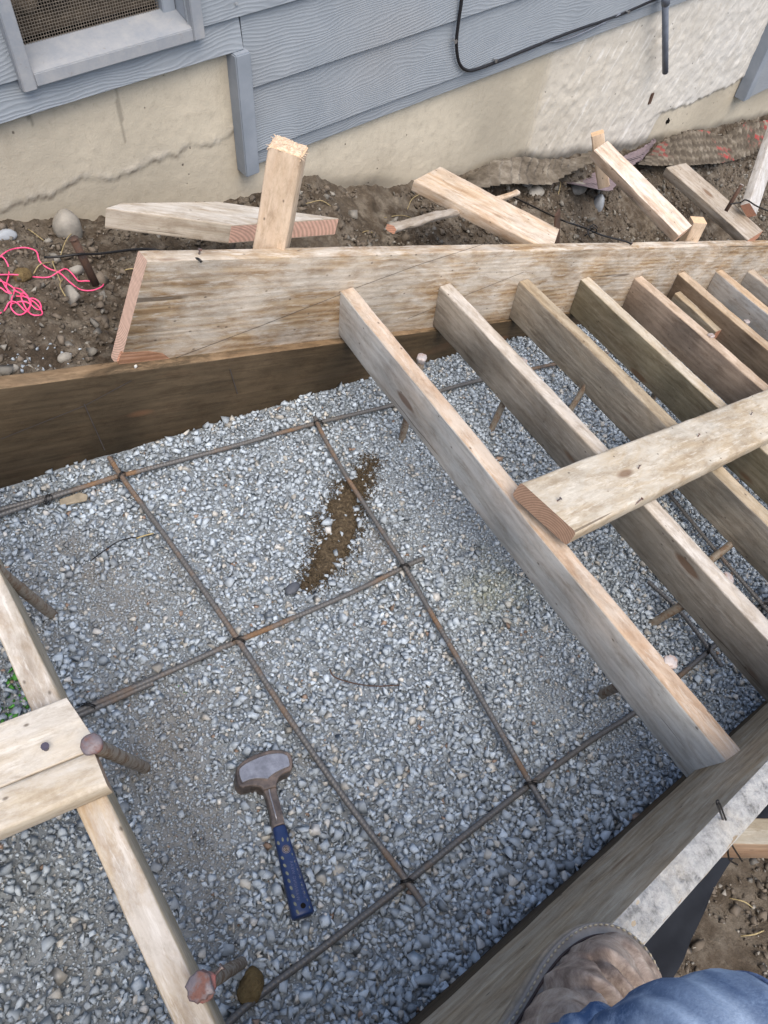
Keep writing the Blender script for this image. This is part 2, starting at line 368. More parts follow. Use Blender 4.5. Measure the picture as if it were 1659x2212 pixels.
def tubeV(P, rad, sides=8, closed=False, caps=True):
    P = np.array(P, float); n = len(P); T = np.gradient(P, axis=0); T /= np.linalg.norm(T, axis=1)[:, None]+1e-12
    rad = np.full(n, rad) if np.isscalar(rad) else np.array(rad)
    ref = np.array([0, 0, 1.]) if abs(T[0][2]) < .9 else np.array([1., 0, 0])
    V = []; N = unit(ref-(ref@T[0])*T[0])
    for i in range(n):
        N = N-(N@T[i])*T[i]; N /= np.linalg.norm(N); Bn = np.cross(T[i], N)
        for k in range(sides):
            a = 2*PI*k/sides; V.append(P[i]+rad[i]*(math.cos(a)*N+math.sin(a)*Bn))
    Fc = []
    for i in range(n-1):
        for k in range(sides): a = i*sides+k; b_ = i*sides+(k+1) % sides; Fc.append((a, b_, b_+sides, a+sides))
    if caps: Fc.append(tuple(reversed(range(sides)))); Fc.append(tuple((n-1)*sides+k for k in range(sides)))
    return np.array(V), Fc
def spline(P, step=.006):
    P = np.array(P, float); Q = np.vstack([2*P[0]-P[1], P, 2*P[-1]-P[-2]]); out = []
    for i in range(1, len(Q)-2):
        L = np.linalg.norm(Q[i+1]-Q[i]); k = max(2, int(L/step))
        for t in np.linspace(0, 1, k, endpoint=False):
            a, b_, c, d = Q[i-1], Q[i], Q[i+1], Q[i+2]
            out.append(.5*((2*b_)+(c-a)*t+(2*a-5*b_+4*c-d)*t*t+(3*b_-a-3*c+d)*t**3))
    out.append(P[-1]); return np.array(out)
def tube(name, P, rad, mat, label=None, cat=None, group=None, parent=None, sides=8, step=.006, kind=None):
    V, Fc = tubeV(spline(P, step), rad, sides); o = mesh(name, V, Fc, mat, parent=parent, smooth=True)
    return tag(o, label, cat, group, kind)

# ------------------------------------------------------------------ the form: positions of its planes
yb = lambda x: 1.1745+.0307*x            # inner face of the low back board
yf = lambda x: -.068                      # inner foot of the front board
ys = lambda x: 1.207+.014*x               # inner face of the back stringer
zs_bot = lambda x: .155-.355*(x-.292)     # lower edge of the back stringer
ZTOP0 = .235; COS = math.cos(math.atan(.355))

# ------------------------------------------------------------------ stones
def protos(n, seed, pts=8, flat=.66):
    r = np.random.default_rng(seed); out = []
    for k in range(n):
        P = r.normal(size=(pts, 3)); P /= np.linalg.norm(P, axis=1)[:, None]; P *= np.array([1, r.uniform(.62, .95), r.uniform(flat*.7, flat*1.2)])*.5
        P *= r.uniform(.85, 1.1, (pts, 1))
        bm = bmesh.new()
        for p in P: bm.verts.new(p)
        bmesh.ops.convex_hull(bm, input=bm.verts); 
        bmesh.ops.delete(bm, geom=[v for v in bm.verts if not v.link_faces], context='VERTS')
        bmesh.ops.triangulate(bm, faces=bm.faces); bmesh.ops.recalc_face_normals(bm, faces=bm.faces)
        bm.verts.index_update(); bm.verts.ensure_lookup_table()
        out.append((np.array([v.co[:] for v in bm.verts]), np.array([[v.index for v in f.verts] for f in bm.faces]))); bm.free()
    return out
PR = protos(26, 3); PRS = protos(8, 5, 7, .8)
def scatter(name, pos, size, col, mat, tilt=.5, pr=None, seed=1):
    pr = pr or PR; r = np.random.default_rng(seed); n = len(pos)
    kind = r.integers(0, len(pr), n); VV = []; FF = []; CC = []; base = 0
    a = r.uniform(0, 2*PI, n); tx = r.normal(0, tilt, n); ty = r.normal(0, tilt, n)
    ca, sa = np.cos(a), np.sin(a); cx, sx = np.cos(tx), np.sin(tx); cy, sy = np.cos(ty), np.sin(ty)
    Rz = np.zeros((n, 3, 3)); Rz[:, 0, 0] = ca; Rz[:, 0, 1] = -sa; Rz[:, 1, 0] = sa; Rz[:, 1, 1] = ca; Rz[:, 2, 2] = 1
    Rx = np.zeros((n, 3, 3)); Rx[:, 0, 0] = 1; Rx[:, 1, 1] = cx; Rx[:, 1, 2] = -sx; Rx[:, 2, 1] = sx; Rx[:, 2, 2] = cx
    Ry = np.zeros((n, 3, 3)); Ry[:, 1, 1] = 1; Ry[:, 0, 0] = cy; Ry[:, 0, 2] = sy; Ry[:, 2, 0] = -sy; Ry[:, 2, 2] = cy
    RR = Ry@Rx@Rz
    for k, (v, f) in enumerate(pr):
        idx = np.where(kind == k)[0]
        if not len(idx): continue
        W = np.einsum('nij,vj->nvi', RR[idx], v)*size[idx][:, None, None]+pos[idx][:, None, :]
        VV.append(W.reshape(-1, 3)); nv = len(v)
        FF.append((f[None]+(base+np.arange(len(idx))*nv)[:, None, None]).reshape(-1, 3)); base += nv*len(idx)
        CC.append(np.repeat(col[idx], nv, axis=0))
    return mesh(name, np.vstack(VV), np.vstack(FF), mat, cols=np.vstack(CC))

# worn, dusty or dirty areas of the gravel: (D px, radius m, fines, dirt tint)
FINES = [((250, 1300), .10, .9, .7), ((200, 1240), .05, .5, .9), ((390, 1340), .07, .5, .3), ((470, 1280), .08, .3, .2), ((350, 1590), .10, .85, .9), ((290, 1650), .06, .9, .9),
         ((420, 1820), .09, .9, .7), ((330, 1900), .08, .6, .5), ((450, 1950), .06, .5, .5), ((1090, 1180), .12, .75, .1), ((960, 1090), .08, .6, .1), ((1180, 1500), .10, .7, .05), ((1250, 1450), .10, .6, .0),
         ((1060, 1290), .07, .35, -.9), ((1320, 1560), .12, .6, .1), ((300, 1480), .05, .4, .3), ((160, 1180), .05, .6, .8), ((60, 1260), .07, .5, .5), ((970, 1020), .03, .7, .7),
         ((1000, 1130), .12, .5, .05), ((820, 1180), .04, .4, .8), ((380, 1700), .12, .6, .4), ((1150, 1380), .07, .4, 0), ((860, 1000), .1, .45, .0), ((130, 2000), .25, .25, .1)]
FINES = [(onG(p)[:2], r_, f_, d_) for p, r_, f_, d_ in FINES]
def fines(x, y):
    m = np.zeros_like(x); d = np.zeros_like(x); g = np.zeros_like(x); wob = 1+1.1*fbm(x, y, 14., 4, 31)
    for (c, r_, f_, t_) in FINES:
        q = np.exp(-(((x-c[0])**2+(y-c[1])**2)/(r_*r_))*wob**2)
        m = np.maximum(m, q*f_)
        if t_ >= 0: d = np.maximum(d, q*t_)
        else: g = np.maximum(g, q*-t_)
    return np.clip(m+.35*fbm(x, y, 9., 4, 77)*(m > .08), 0, 1), d, g
def bedz(x, y): return SL*x+drop(x)+.006*fbm(x, y, 6., 4, 5)*2-.003
x0g, x1g = -.85, 3.4
# bed
gx, gy = np.meshgrid(np.arange(x0g, x1g, .006), np.linspace(0, 1, 150), indexing='ij')
gyy = -.085+gy*(yb(gx)+.012+.085)
m_, d_, g_ = fines(gx, gyy)
gz = bedz(gx, gyy)+.003*fbm(gx, gyy, 90., 3, 9)+.0005*m_
c = np.stack([np.full(gx.shape, .22), np.full(gx.shape, .25), np.full(gx.shape, .275)], -1)
c = c*(1-m_[..., None])+np.array([.29, .325, .345])*m_[..., None]
c = c*(1-d_[..., None]*.75)+np.array([.19, .165, .13])*d_[..., None]*.75
c = c*(1-g_[..., None]*.5)+np.array([.36, .37, .24])*g_[..., None]*.5
nx_, ny_ = gx.shape; ii = np.arange(nx_*ny_).reshape(nx_, ny_)
quad = np.stack([ii[:-1, :-1], ii[1:, :-1], ii[1:, 1:], ii[:-1, 1:]], -1).reshape(-1, 4)
tag(mesh('gravel_bed', np.stack([gx, gyy, gz], -1).reshape(-1, 3), quad, M_BED, smooth=True, cols=c.reshape(-1, 3)), kind='structure')

PATCH = [(818, 984), (790, 1008), (778, 1032), (744, 1030), (733, 1062), (702, 1092), (716, 1122), (690, 1168), (668, 1225), (648, 1262), (662, 1276), (700, 1246), (737, 1215), (762, 1172), (774, 1130), (768, 1092), (790, 1055), (796, 1022)]
PATCH = np.array([onG(p, .008)[:2] for p in PATCH])
def inside(x, y, P):
    c_ = np.zeros(x.shape, bool); n = len(P)
    for i in range(n):
        a, b_ = P[i], P[(i+1) % n]
        c_ ^= ((a[1] > y) != (b_[1] > y)) & (x < (b_[0]-a[0])*(y-a[1])/(b_[1]-a[1]+1e-12)+a[0])
    return c_
def pdist(x, y, P):
    d = np.full(x.shape, 9.)
    for i in range(len(P)):
        a, b_ = P[i], P[(i+1) % len(P)]; e = b_-a; t = np.clip(((x-a[0])*e[0]+(y-a[1])*e[1])/(e@e), 0, 1)
        d = np.minimum(d, np.hypot(x-a[0]-t*e[0], y-a[1]-t*e[1]))
    return d
def stone_cols(n, x, y, r, big):
    v = r.normal(.455, .09, n).clip(.2, .72); warm = r.random(n)
    col = np.stack([v*.86, v*.985, v*1.095], -1)
    k = warm < .08; col[k] = np.stack([v[k]*1.02, v[k]*1.0, v[k]*.92], -1)
    k = warm > .994; col[k] = np.array([.30, .22, .17])*r.uniform(.7, 1.2, (k.sum(), 1))
    k = (warm > .95) & (warm < .97); col[k] = np.array([.56, .56, .54])
    k = (warm > .9) & (warm < .95); col[k] *= .62
    m, d, g = fines(x, y)
    d = (d*.6*r.uniform(.1, 1., n))[:, None]; col = col*(1-d)+np.array([.2, .165, .125])*d
    g = (g*.6*r.uniform(0, 1., n))[:, None]; col = col*(1-g)+np.array([.42, .43, .27])*g
    # spray-paint fleck on a few stones left of the riser
    q = onG((12, 1510))[:2]; gr = (np.hypot(x-q[0], y-q[1]) < .055) & (r.random(n) < .22); col[gr] = np.array([.10, .34, .06])*r.uniform(.5, 1.2, (gr.sum(), 1))
    q = onG((395, 1490))[:2]; gr = (np.hypot(x-q[0], y-q[1]) < .012) & (r.random(n) < .4); col[gr] = np.array([.2, .42, .2])
    return col
def gravel(name, cell, s0, s1, lift, seed, pr=None, xr=(x0g, x1g), keep=1., label=''):
    r = np.random.default_rng(seed)
    X, Y = np.meshgrid(np.arange(xr[0], xr[1], cell), np.arange(-.075, 1.30, cell), indexing='ij')
    X = (X+r.uniform(-.5, .5, X.shape)*cell).ravel(); Y = (Y+r.uniform(-.5, .5, Y.shape)*cell).ravel()
    k = (Y < yb(X)-.004) & (Y > yf(X)+.003+.004*0) & (r.random(X.size) < keep); X, Y = X[k], Y[k]
    m, d, g = fines(X, Y); n = len(X)
    k = r.random(n) > m*.45
    k &= ~(inside(X, Y, PATCH) & (pdist(X, Y, PATCH) > .006) & (r.random(n) < .8))
    X, Y, m = X[k], Y[k], m[k]; n = len(X)
    size = s0*np.exp(r.normal(0, .34, n)).clip(.55, s1)*(1-.42*m)
    size *= 1+.28*np.clip((.3-Y)/.4, 0, 1)*(X < .9)       # coarser stone along the front board
    Z = bedz(X, Y)+lift+r.uniform(-.2, .35, n)*size
    return X, Y, Z, size, stone_cols(n, X, Y, r, 0)
parts = []
for cell, s0, s1, lift, seed, xr, keep in ((.0098, .0125, 2.1, .0015, 21, (-.45, 1.7), 1.), (.0112, .0135, 1.9, .0055, 22, (-.45, 1.7), .92), (.030, .0215, 1.45, .006, 23, (-.85, 1.7), .5),
                                           (.0125, .0155, 1.8, .004, 24, (1.7, 3.3), 1.), (.013, .0165, 1.8, .004, 25, (-.85, -.45), 1.)):
    parts.append(gravel('g', cell, s0, s1, lift, seed, xr=xr, keep=keep))
X, Y, Z, SZ, CO = [np.concatenate([p[k] for p in parts]) for k in range(5)]
o = scatter('gravel', np.stack([X, Y, Z], -1), SZ, CO*1., M_STONE, .30, seed=4)
tag(o, 'blue grey crushed stone covering the bottom of the form', 'gravel', kind='stuff')
r = RNG; n = 170000; X = r.uniform(-.3, 1.5, n); Y = r.uniform(-.06, 1.17, n); m, d, g = fines(X, Y)
k = r.random(n) < .30+.7*m; X, Y = X[k], Y[k]; n = len(X)
o = scatter('grit', np.stack([X, Y, bedz(X, Y)+.004*fines(X, Y)[0]+.001+r.uniform(0, .0015, n)], -1), r.uniform(.0024, .0075, n), stone_cols(n, X, Y, r, 0)*1.02, M_STONE, 1., PRS, 6)
tag(o, 'fine stone chips and dust between the larger crushed stones', 'grit', kind='stuff')

# wet soil spilled on the stone
px, py = np.meshgrid(np.arange(PATCH[:, 0].min()-.01, PATCH[:, 0].max()+.01, .0022), np.arange(PATCH[:, 1].min()-.01, PATCH[:, 1].max()+.01, .0022), indexing='ij')
dd = pdist(px, py, PATCH)*np.where(inside(px, py, PATCH), 1, -1)+.012*fbm(px, py, 60., 3, 3)
pz = bedz(px, py)+np.clip(dd, -.01, .015)*.55+.004+.007*fbm(px, py, 110., 4, 8)
nx_, ny_ = px.shape; ii = np.arange(nx_*ny_).reshape(nx_, ny_)
ok = dd > -.004; qm = ok[:-1, :-1] & ok[1:, :-1] & ok[1:, 1:] & ok[:-1, 1:]
quad = np.stack([ii[:-1, :-1][qm], ii[1:, :-1][qm], ii[1:, 1:][qm], ii[:-1, 1:][qm]], -1)
b = NB('wet brown soil', .8, .3); n1 = b.noise(b.obj(), 150., 5, .7)
M_WSOIL = b.out(b.ramp(n1, [(.3, (.028, .02, .011)), (.5, (.065, .047, .027)), (.66, (.13, .10, .06)), (.8, (.30, .26, .2))]), n1, .8, .003)
tag(mesh('soil_spill', np.stack([px, py, pz], -1).reshape(-1, 3), quad, M_WSOIL, smooth=True), 'streak of damp brown soil spilled on the grey gravel beside a rebar', 'soil', kind='stuff')

r = np.random.default_rng(91); n = 9000; j = r.integers(0, len(PATCH), n); cc_ = (PATCH[j]+PATCH[(j+3) % len(PATCH)])/2*.5+PATCH[j]*.5
X = cc_[:, 0]+r.normal(0, .016, n); Y = cc_[:, 1]+r.normal(0, .016, n); v = r.uniform(.6, 1.6, n)[:, None]
tag(scatter('soil_crumbs', np.stack([X, Y, bedz(X, Y)+.008+r.uniform(-.002, .004, n)], -1), r.uniform(.0015, .006, n), np.array([.08, .06, .036])*v, M_STONE, 1., PRS, 92),
    'loose brown crumbs scattered round the soil streak on the gravel', 'soil', kind='stuff')

# ------------------------------------------------------------------ house frame of reference
HX = math.radians(3.92)
Mh = Matrix.Translation((0, 1.80, 0))@Matrix.Rotation(HX, 4, 'Z')@Matrix.Rotation(-math.radians(1.2), 4, 'Y')
Mhn = np.array(Mh); hN = Mhn[:3, 1]; hO = Mhn[:3, 3]
def hw(p, off=0.):            # pixel -> (u, z) on the wall, off metres toward the viewer
    P = onPlane(p, hO-hN*off, hN); q = tolocal(Mh, P)[0]; return q[0], q[2]
FOOT = [(0, 478), (180, 470), (330, 452), (530, 440), (565, 430), (670, 392), (750, 412), (829, 410), (1005, 385), (1080, 362), (1280, 338), (1400, 318), (1659, 258)]
FW = np.array([onPlane(p, hO, hN) for p in FOOT])
ywall = lambda x: 1.80+math.tan(HX)*x
def zfoot(x):
    return np.interp(x, [-1.2]+list(FW[:, 0])+[9.], [.30]+list(FW[:, 2])+[FW[-1, 2]-.9])
def zdirt(x, y, fine=True):
    x = np.asarray(x, float); y = np.asarray(y, float)
    s = np.clip((y-1.25)/(ywall(x)-1.25), 0, 1.3)
    zb = np.where(x < .2, .225-.386*x, .148-.386*(x-.2))-.012
    zb = np.maximum(zb, SL*x*0+zb)
    z = zb*(1-s)+zfoot(x)*s
    # hollow dug under the braces on the right, mound behind the stud
    z = z-.12*np.exp(-(((x-2.45)/.45)**2+((y-1.45)/.16)**2))-.07*np.exp(-(((x-2.8)/.2)**2+((y-1.5)/.12)**2))
    z = z+.03*np.exp(-(((x-1.05)/.12)**2+((y-1.75)/.1)**2))
    if fine: z = z+.024*fbm(x, y, 5., 5, 41)+.016*fbm(x, y, 26., 3, 42)
    front = y < -.11
    z = np.where(front, SL*x-.03+.03*fbm(x, y, 4., 5, 43), z)
    ins = (y > -.11) & (y < 1.215)
    return np.where(ins, SL*x+drop(x)-.16, z)
def onD(p, lift=0.):           # pixel -> terrain
    d = ray(p); t = np.arange(.6, 7., .002); P = C0+t[:, None]*d
    hit = (P[:, 2] <= zdirt(P[:, 0], P[:, 1])+lift) & ((P[:, 1] > 1.215) | (P[:, 1] < -.11))
    return P[np.argmax(hit)]
for (nm, xa, xb, ya, yb_, st) in (('soil_bank', -1.0, 5.2, 1.2155, 2.3, .0075), ('soil_yard', -.9, 2.6, -1.4, -.1105, .0125)):
    tx, ty = np.meshgrid(np.arange(xa, xb, st), np.arange(ya, yb_, st), indexing='ij'); tz = zdirt(tx, ty)
    tz = tz+.010*fbm(tx, ty, 60., 3, 44)
    cc = np.ones(tx.shape+(3,))*(1+.5*fbm(tx, ty, 3., 3, 50))[..., None]
    ii = np.arange(tx.size).reshape(tx.shape); quad = np.stack([ii[:-1, :-1], ii[1:, :-1], ii[1:, 1:], ii[:-1, 1:]], -1).reshape(-1, 4)
    tag(mesh(nm, np.stack([tx, ty, tz], -1).reshape(-1, 3), quad, M_DIRT, smooth=True, cols=cc.reshape(-1, 3)), kind='structure')
gx_, gy_ = np.meshgrid(np.linspace(-30, 30, 61), np.linspace(-30, 30, 61), indexing='ij')
gz_ = np.clip(SL*gx_, -3.5, 3.5)-.42
ii = np.arange(gx_.size).reshape(gx_.shape); quad = np.stack([ii[:-1, :-1], ii[1:, :-1], ii[1:, 1:], ii[:-1, 1:]], -1).reshape(-1, 4)
tag(mesh('ground', np.stack([gx_, gy_, gz_], -1).reshape(-1, 3), quad, M_DIRT, cols=np.ones((gx_.size, 3))), kind='structure')

def soil_cols(n, r, lightfrac=.22):
    v = r.uniform(.6, 1.35, n)[:, None]; col = np.array([.13, .108, .084])*v
    k = r.random(n) < lightfrac; col[k] = np.array([.26, .245, .215])*r.uniform(.55, 1.25, (k.sum(), 1))
    return col
def clods(name, n, s0, xr, yr, seed, lf, label, cat):
    r = np.random.default_rng(seed); X = r.uniform(*xr, n); Y = yr[0]+(1-r.random(n)**1.0)*(yr[1]-yr[0])
    k = (Y < ywall(X)-.01) & (fbm(X, Y, 6., 3, 61) > -.28+r.uniform(-.15, .3, n)*0) ; X, Y = X[k], Y[k]; n = len(X)
    s = s0*np.exp(r.normal(0, .7, n)).clip(.3, 4.5); Z = zdirt(X, Y)+s*.12
    return tag(scatter(name, np.stack([X, Y, Z], -1), s, soil_cols(n, r, lf), M_STONE, .6, seed=seed+1), label, cat, kind='stuff')
clods('soil_clods', 34000, .0085, (-.75, 4.6), (1.24, 2.05), 71, .16, 'brown soil crumbs and clods on the bank behind the form', 'soil')
clods('pebbles', 900, .017, (-.75, 4.4), (1.24, 2.05), 73, .6, 'scattered grey and brown pebbles on the bare soil bank', 'pebbles')
clods('yard_crumbs', 9000, .009, (.2, 1.6), (-.75, -.14), 75, .25, 'soil crumbs and small stones on the bare yard outside the form', 'soil')
# crushed stone spilled by the low board
r = np.random.default_rng(81); n = 160; X = r.normal(.12, .1, n); Y = np.abs(r.normal(0, .05, n))+1.24
scol = stone_cols(n, X, Y, r, 0)
tag(scatter('spilled_gravel', np.stack([X, Y, zdirt(X, Y)+.002], -1), r.uniform(.005, .014, n), scol, M_STONE, .6, seed=82), 'blue grey stone chips spilled on soil by the board end', 'gravel', kind='stuff')

def rock(name, p, size, mat, label, sc=(1, .8, .7), seed=0, cat='rock', where=onD, yaw=0., sub=3, rough=.16, sink=.3, group=None):
    P = where(p); bm = bmesh.new(); bmesh.ops.create_icosphere(bm, subdivisions=sub, radius=.5)
    for v in bm.verts:
        q = v.co.copy(); nn = mnoise.fractal(q*2.1+Vector((seed*3.1, 0, seed)), .8, 2.1, 4)
        cl = mnoise.cell(q*1.7+Vector((seed, 2, 1)))*.05
        v.co = q*(1+rough*nn+cl); v.co.x *= sc[0]; v.co.y *= sc[1]; v.co.z *= sc[2]; v.co *= size
    me = bpy.data.meshes.new(name); bm.to_mesh(me); bm.free()
    return tag(link(name, me, mat, M=Matrix.Translation(Vector(P)+Vector((0, 0, size*sc[2]*(.5-sink))))@Matrix.Rotation(yaw, 4, 'Z'), smooth=True), label, cat, group)
M_ROCK = m_simple('field stone', (.33, .31, .27), .85, .2, ns=18, col2=(.2, .19, .17), bump=.7, dist=.004)
M_ROCK2 = m_simple('blue grey stone', (.34, .37, .4), .8, .2, ns=25, col2=(.26, .28, .3), bump=.5)
M_ROCKW = m_simple('pale stone', (.40, .385, .35), .8, .2, ns=25, col2=(.28, .265, .235), bump=.5)
M_CLOD = m_simple('brown clod', (.17, .125, .06), .95, .1, ns=50, col2=(.1, .07, .035), bump=1., dist=.006)
rock('rock', (150, 505), .088, M_ROCK, 'rounded grey field stone beside the foundation wall left of the offcut', (.8, .8, 1.05), 3, rough=.1)
rock('rock', (16, 512), .045, M_ROCK2, 'small blue grey angular stone at the far left by the wall', (1.1, .7, .6), 5)
rock('rock', (1137, 398), .075, M_ROCKW, 'beige stone standing against the drain fabric behind the wide brace', (.8, .7, 1.), 7)
rock('rock', (1156, 420), .07, M_ROCKW, 'low white angular stone in front of the beige stone', (1.1, .7, .6), 9)
rock('rock', (1245, 412), .08, M_ROCK, 'brown grey stone half buried left of the pink brace', (1.1, .8, .6), 12)
rock('rock', (1290, 448), .09, M_ROCK2, 'long grey stone leaning in the soil under the pink brace', (.5, .6, 1.), 13)
rock('rock', (50, 598), .045, M_CLOD, 'brown clod lying inside the pink string loop', (1, .8, .6), 15, cat='clod')
rock('rock', (140, 775), .028, M_ROCK, 'grey stone just left of the sloping stringer end', (1.1, .9, .7), 17)
rock('rock', (24, 800), .030, M_ROCK, 'pale flat stone beside the low form board at the left', (1.1, .7, .5), 19)
rock('clod', (544, 2132), .050, M_CLOD, 'brown soil clod lying against the rebar near the red stake', (1.05, .75, .7), 21, cat='clod', where=onG, yaw=.8, sink=.2)
rock('pebble', (632, 1274), .030, m_simple('slate pebble', (.09, .10, .12), .6, .3), 'smooth dark slate pebble at the end of the soil streak', (1.2, .8, .5), 23, cat='pebble', where=lambda p: onG(p, .008), yaw=.2, rough=.04, sink=.1)

# ------------------------------------------------------------------ the form boards
GB = 'form boards of the ramp'
xA, xB = -1.0, 3.6
def low_board(x): return .2585-.3555*x    # its top
A = np.array([xA, yb(xA)+.019, 0]); B = np.array([xB, yb(xB)+.019, 0])
A[2] = low_board(xA)-.15; B[2] = low_board(xB)-.15
lb = board('form_board', A, B, .30, .038, (0, -1, 0), W_WET, 'dark wet form board standing on the gravel under the long back stringer', 'board', r=.003, seg=80, seed=3)
# back stringer: bottom passes zs_bot, 2x10
x0, x1 = .262, 3.9
cz = lambda x: zs_bot(x)+.125/COS
u = unit((1, .014, -.355)); nv = np.array([0, -1, 0])
def P_s(x): return np.array([x, ys(x)+.019, cz(x)])
st = board('stringer_board', P_s(x0+.090), P_s(x1), .250, .038, (0, -1, 0), W_STR, 'long sloping back stringer board with a pink sawn end and pencil lines', 'board', r=.004, seg=90, seed=5, endskew=(.10, 0))
def pencil(pts, name='pencil_line', parent=None, off=.0006, wd=.0013, mat=None):
    pr = parent; M = pr.matrix_basis; V = []; Fc = []
    L = tolocal(M, np.array(pts))
    for i in range(len(L)-1):
        a, b_ = L[i].copy(), L[i+1].copy(); e = unit(np.array([b_[0]-a[0], b_[1]-a[1], 0])); n_ = np.array([-e[1], e[0], 0])*wd/2
        zz = .019+off
        k = len(V)
        for q in (a-n_, a+n_, b_+n_, b_-n_): V.append((q[0], q[1], zz))
        Fc.append((k, k+1, k+2, k+3))
    return mesh(name, V, Fc, mat or M_PENCIL, parent=pr)
M_PENCIL = m_simple('pencil graphite', (.07, .06, .055), .7)
def pS(p): return onPlane(p, (0, ys(0)-.0002, 0), unit((-.014, 1, 0)))
for pts in ([(372, 775), (560, 704), (740, 633), (765, 622), (900, 572), (1062, 520)], [(740, 712), (735, 748)], [(880, 688), (960, 655), (1080, 607), (1130, 587)], [(835, 655), (945, 612)]):
    if pts[0][0] == 835: continue
    for a_, b_ in zip(pts[:-1], pts[1:]): pencil([pS(a_), pS(b_)], parent=st, off=.0022)
q1 = onZ((290, 794), low_board(.29)+.006); slab('paint_chip', [q1, q1+[.008, .002, -.003], q1+[.007, .006, -.003], q1+[.002, .005, 0]], (1, 0, 0), .002, m_simple('white chip', (.75, .74, .7), .8), 'small white paint chip on the board ledge under the stringer end', 'chip')
# chalk marks on the low board
def pL(p): return onPlane(p, (0, yb(0)-.0002, 0), unit((-.0307, 1, 0)))
for pts in ([(0, 947), (180, 875), (282, 820)], [(180, 870), (226, 972)], [(495, 795), (512, 850)]):
    for a_, b_ in zip(pts[:-1], pts[1:]): pencil([pL(a_), pL(b_)], parent=lb, off=.0024, wd=.002)
# sawn notch (fresh cut face) at the foot of the stringer
ch = [(262, 762), (322, 759), (352, 764), (372, 778), (340, 793), (262, 797), (254, 782)]
Q = tolocal(st.matrix_basis, np.array([pS(p) for p in ch])); Q[:, 2] = .0212
M_CUT = wood('fresh cut fir', (.42, .25, .165), (.28, .15, .09), (.42, .28, .2), .1, .1, stain_amt=.2, contrast=1.6, rings=60)
mesh('cut_face', np.vstack([Q, Q*[1, 1, 0]+[0, 0, .015]]), [tuple(range(7))]+[(i, (i+1) % 7, (i+1) % 7+7, i+7) for i in range(7)], M_CUT, parent=st)

# front boards
ztf = lambda x: ZTOP0*0+(-.905+1.33)-.372*(x-.317)    # top inner edge of the front stringer
yin_top, yin_bot = -.100, -.060
vd = unit((0, yin_top-yin_bot, .25))                   # it leans slightly outward
def P_f(x):
    top = np.array([x, yin_top, ztf(x)]); nrm = np.array([0, -.99, -.16]); nrm = unit(np.cross((1, 0, -.372), vd)); nrm = nrm if nrm[1] < 0 else -nrm
    return top-vd*.118/COS+nrm*.019
fs = board('stringer_board', P_f(-.9), P_f(3.4), .236, .038, tuple(-unit(np.cross((1, 0, -.372), vd))*np.sign(unit(np.cross((1, 0, -.372), vd))[1])*-1), W_FRONT, 'brown front stringer board with cement crust on its top edge under the boot', 'board', r=.004, seg=90, seed=6)
fl = board('form_board', (-.9, -.0785, .250+.372*1.0-.153), (3.4, -.0785, .250-.372*3.3-.153), .30, .030, (0, 1, 0), W_WET, 'dark wet form board in the gravel below the front stringer', 'board', r=.003, seg=60, seed=7)
# cement crust on its top edge
cx_, cy_ = np.meshgrid(np.arange(0, 4.2, .0032), np.linspace(-1, 1, 17), indexing='ij')
edge_ = np.clip(1-np.abs(cy_)**3, 0, 1)
hh = .0028+.0032*fbm(cx_, cy_*.019, 55., 4, 91, .6)+.0022*fbm(cx_, cy_*.019, 200., 3, 92)
hh = np.maximum(hh, .0004)*edge_+.0012
sgn = 1.
Mf = fs.matrix_basis; upl = tolocal(Mf, np.array([P_f(1)+vd]))[0]-tolocal(Mf, np.array([P_f(1)]))[0]; sgn = 1. if upl[1] > 0 else -1.
V = np.stack([cx_, sgn*(.118+hh), cy_*.0185], -1).reshape(-1, 3)
ii = np.arange(cx_.size).reshape(cx_.shape); quad = np.stack([ii[:-1, :-1], ii[1:, :-1], ii[1:, 1:], ii[:-1, 1:]], -1).reshape(-1, 4)
if sgn < 0: pass
mesh('cement_crust', V, quad, M_CRUST, parent=fs, smooth=True)

# risers
RX = [.863, 1.193, 1.528, 1.842, 2.177, 2.476, 2.79, 3.10]
RZ = [.112, -.009, -.130, -.249, -.378, -.480, -.595, -.71]
LBL = ['pale grey riser board nearest the hammer, carrying the end of the top plank',
       'second riser board from the hammer with a whitish top and grey brown side',
       'third riser board with streaked grain and knots along its top edge',
       'fourth riser board with an oily olive stained side',
       'fifth riser board, plain tan brown', 'sixth riser board, dark brown with a stud end nailed beside it',
       'seventh riser board, pale grey with a splinter at its end', 'eighth riser board with red paint on its end at the right border']
risers = []
for k in range(8):
    xb, z = RX[k], RZ[k]; xf = xb-.098-(.006 if k == 0 else 0); yk = ys(xb)-.001; fy = -.078
    hgt = .14
    rb = board('riser_board', (xb+.019, yk, z-hgt/2), (xf+.019, fy, z-hgt/2), hgt, .038, (-1, 0, 0), W_R[k], LBL[k], 'board', 'riser boards across the form', r=.005, seed=30+k, wob=.002)
    risers.append(rb)
rz = board('riser_board', (-.082, 1.165, .292-.07), (-.098, -.066, .292-.07), .14, .038, (-1, 0, 0), wood('riser left', (.52, .43, .30), (.34, .25, .16), (.55, .53, .49), .5, .75, stain_amt=.35, faceblend=(.5, .42, .3)),
      'uppermost riser board at the left, crossed by the split plank', 'board', 'riser boards across the form', r=.004, seed=50)
# stud offcut nailed on the far side of riser six, its end seen
sc_ = board('stud_offcut', (RX[5]-.017, 1.20, RZ[5]-.075), (RX[5]-.038, .97, RZ[5]-.085), .055, .030, (-1, 0, 0), W_FRONT, 'short brown stud offcut nailed to the face of the sixth riser', 'lumber', seed=51)

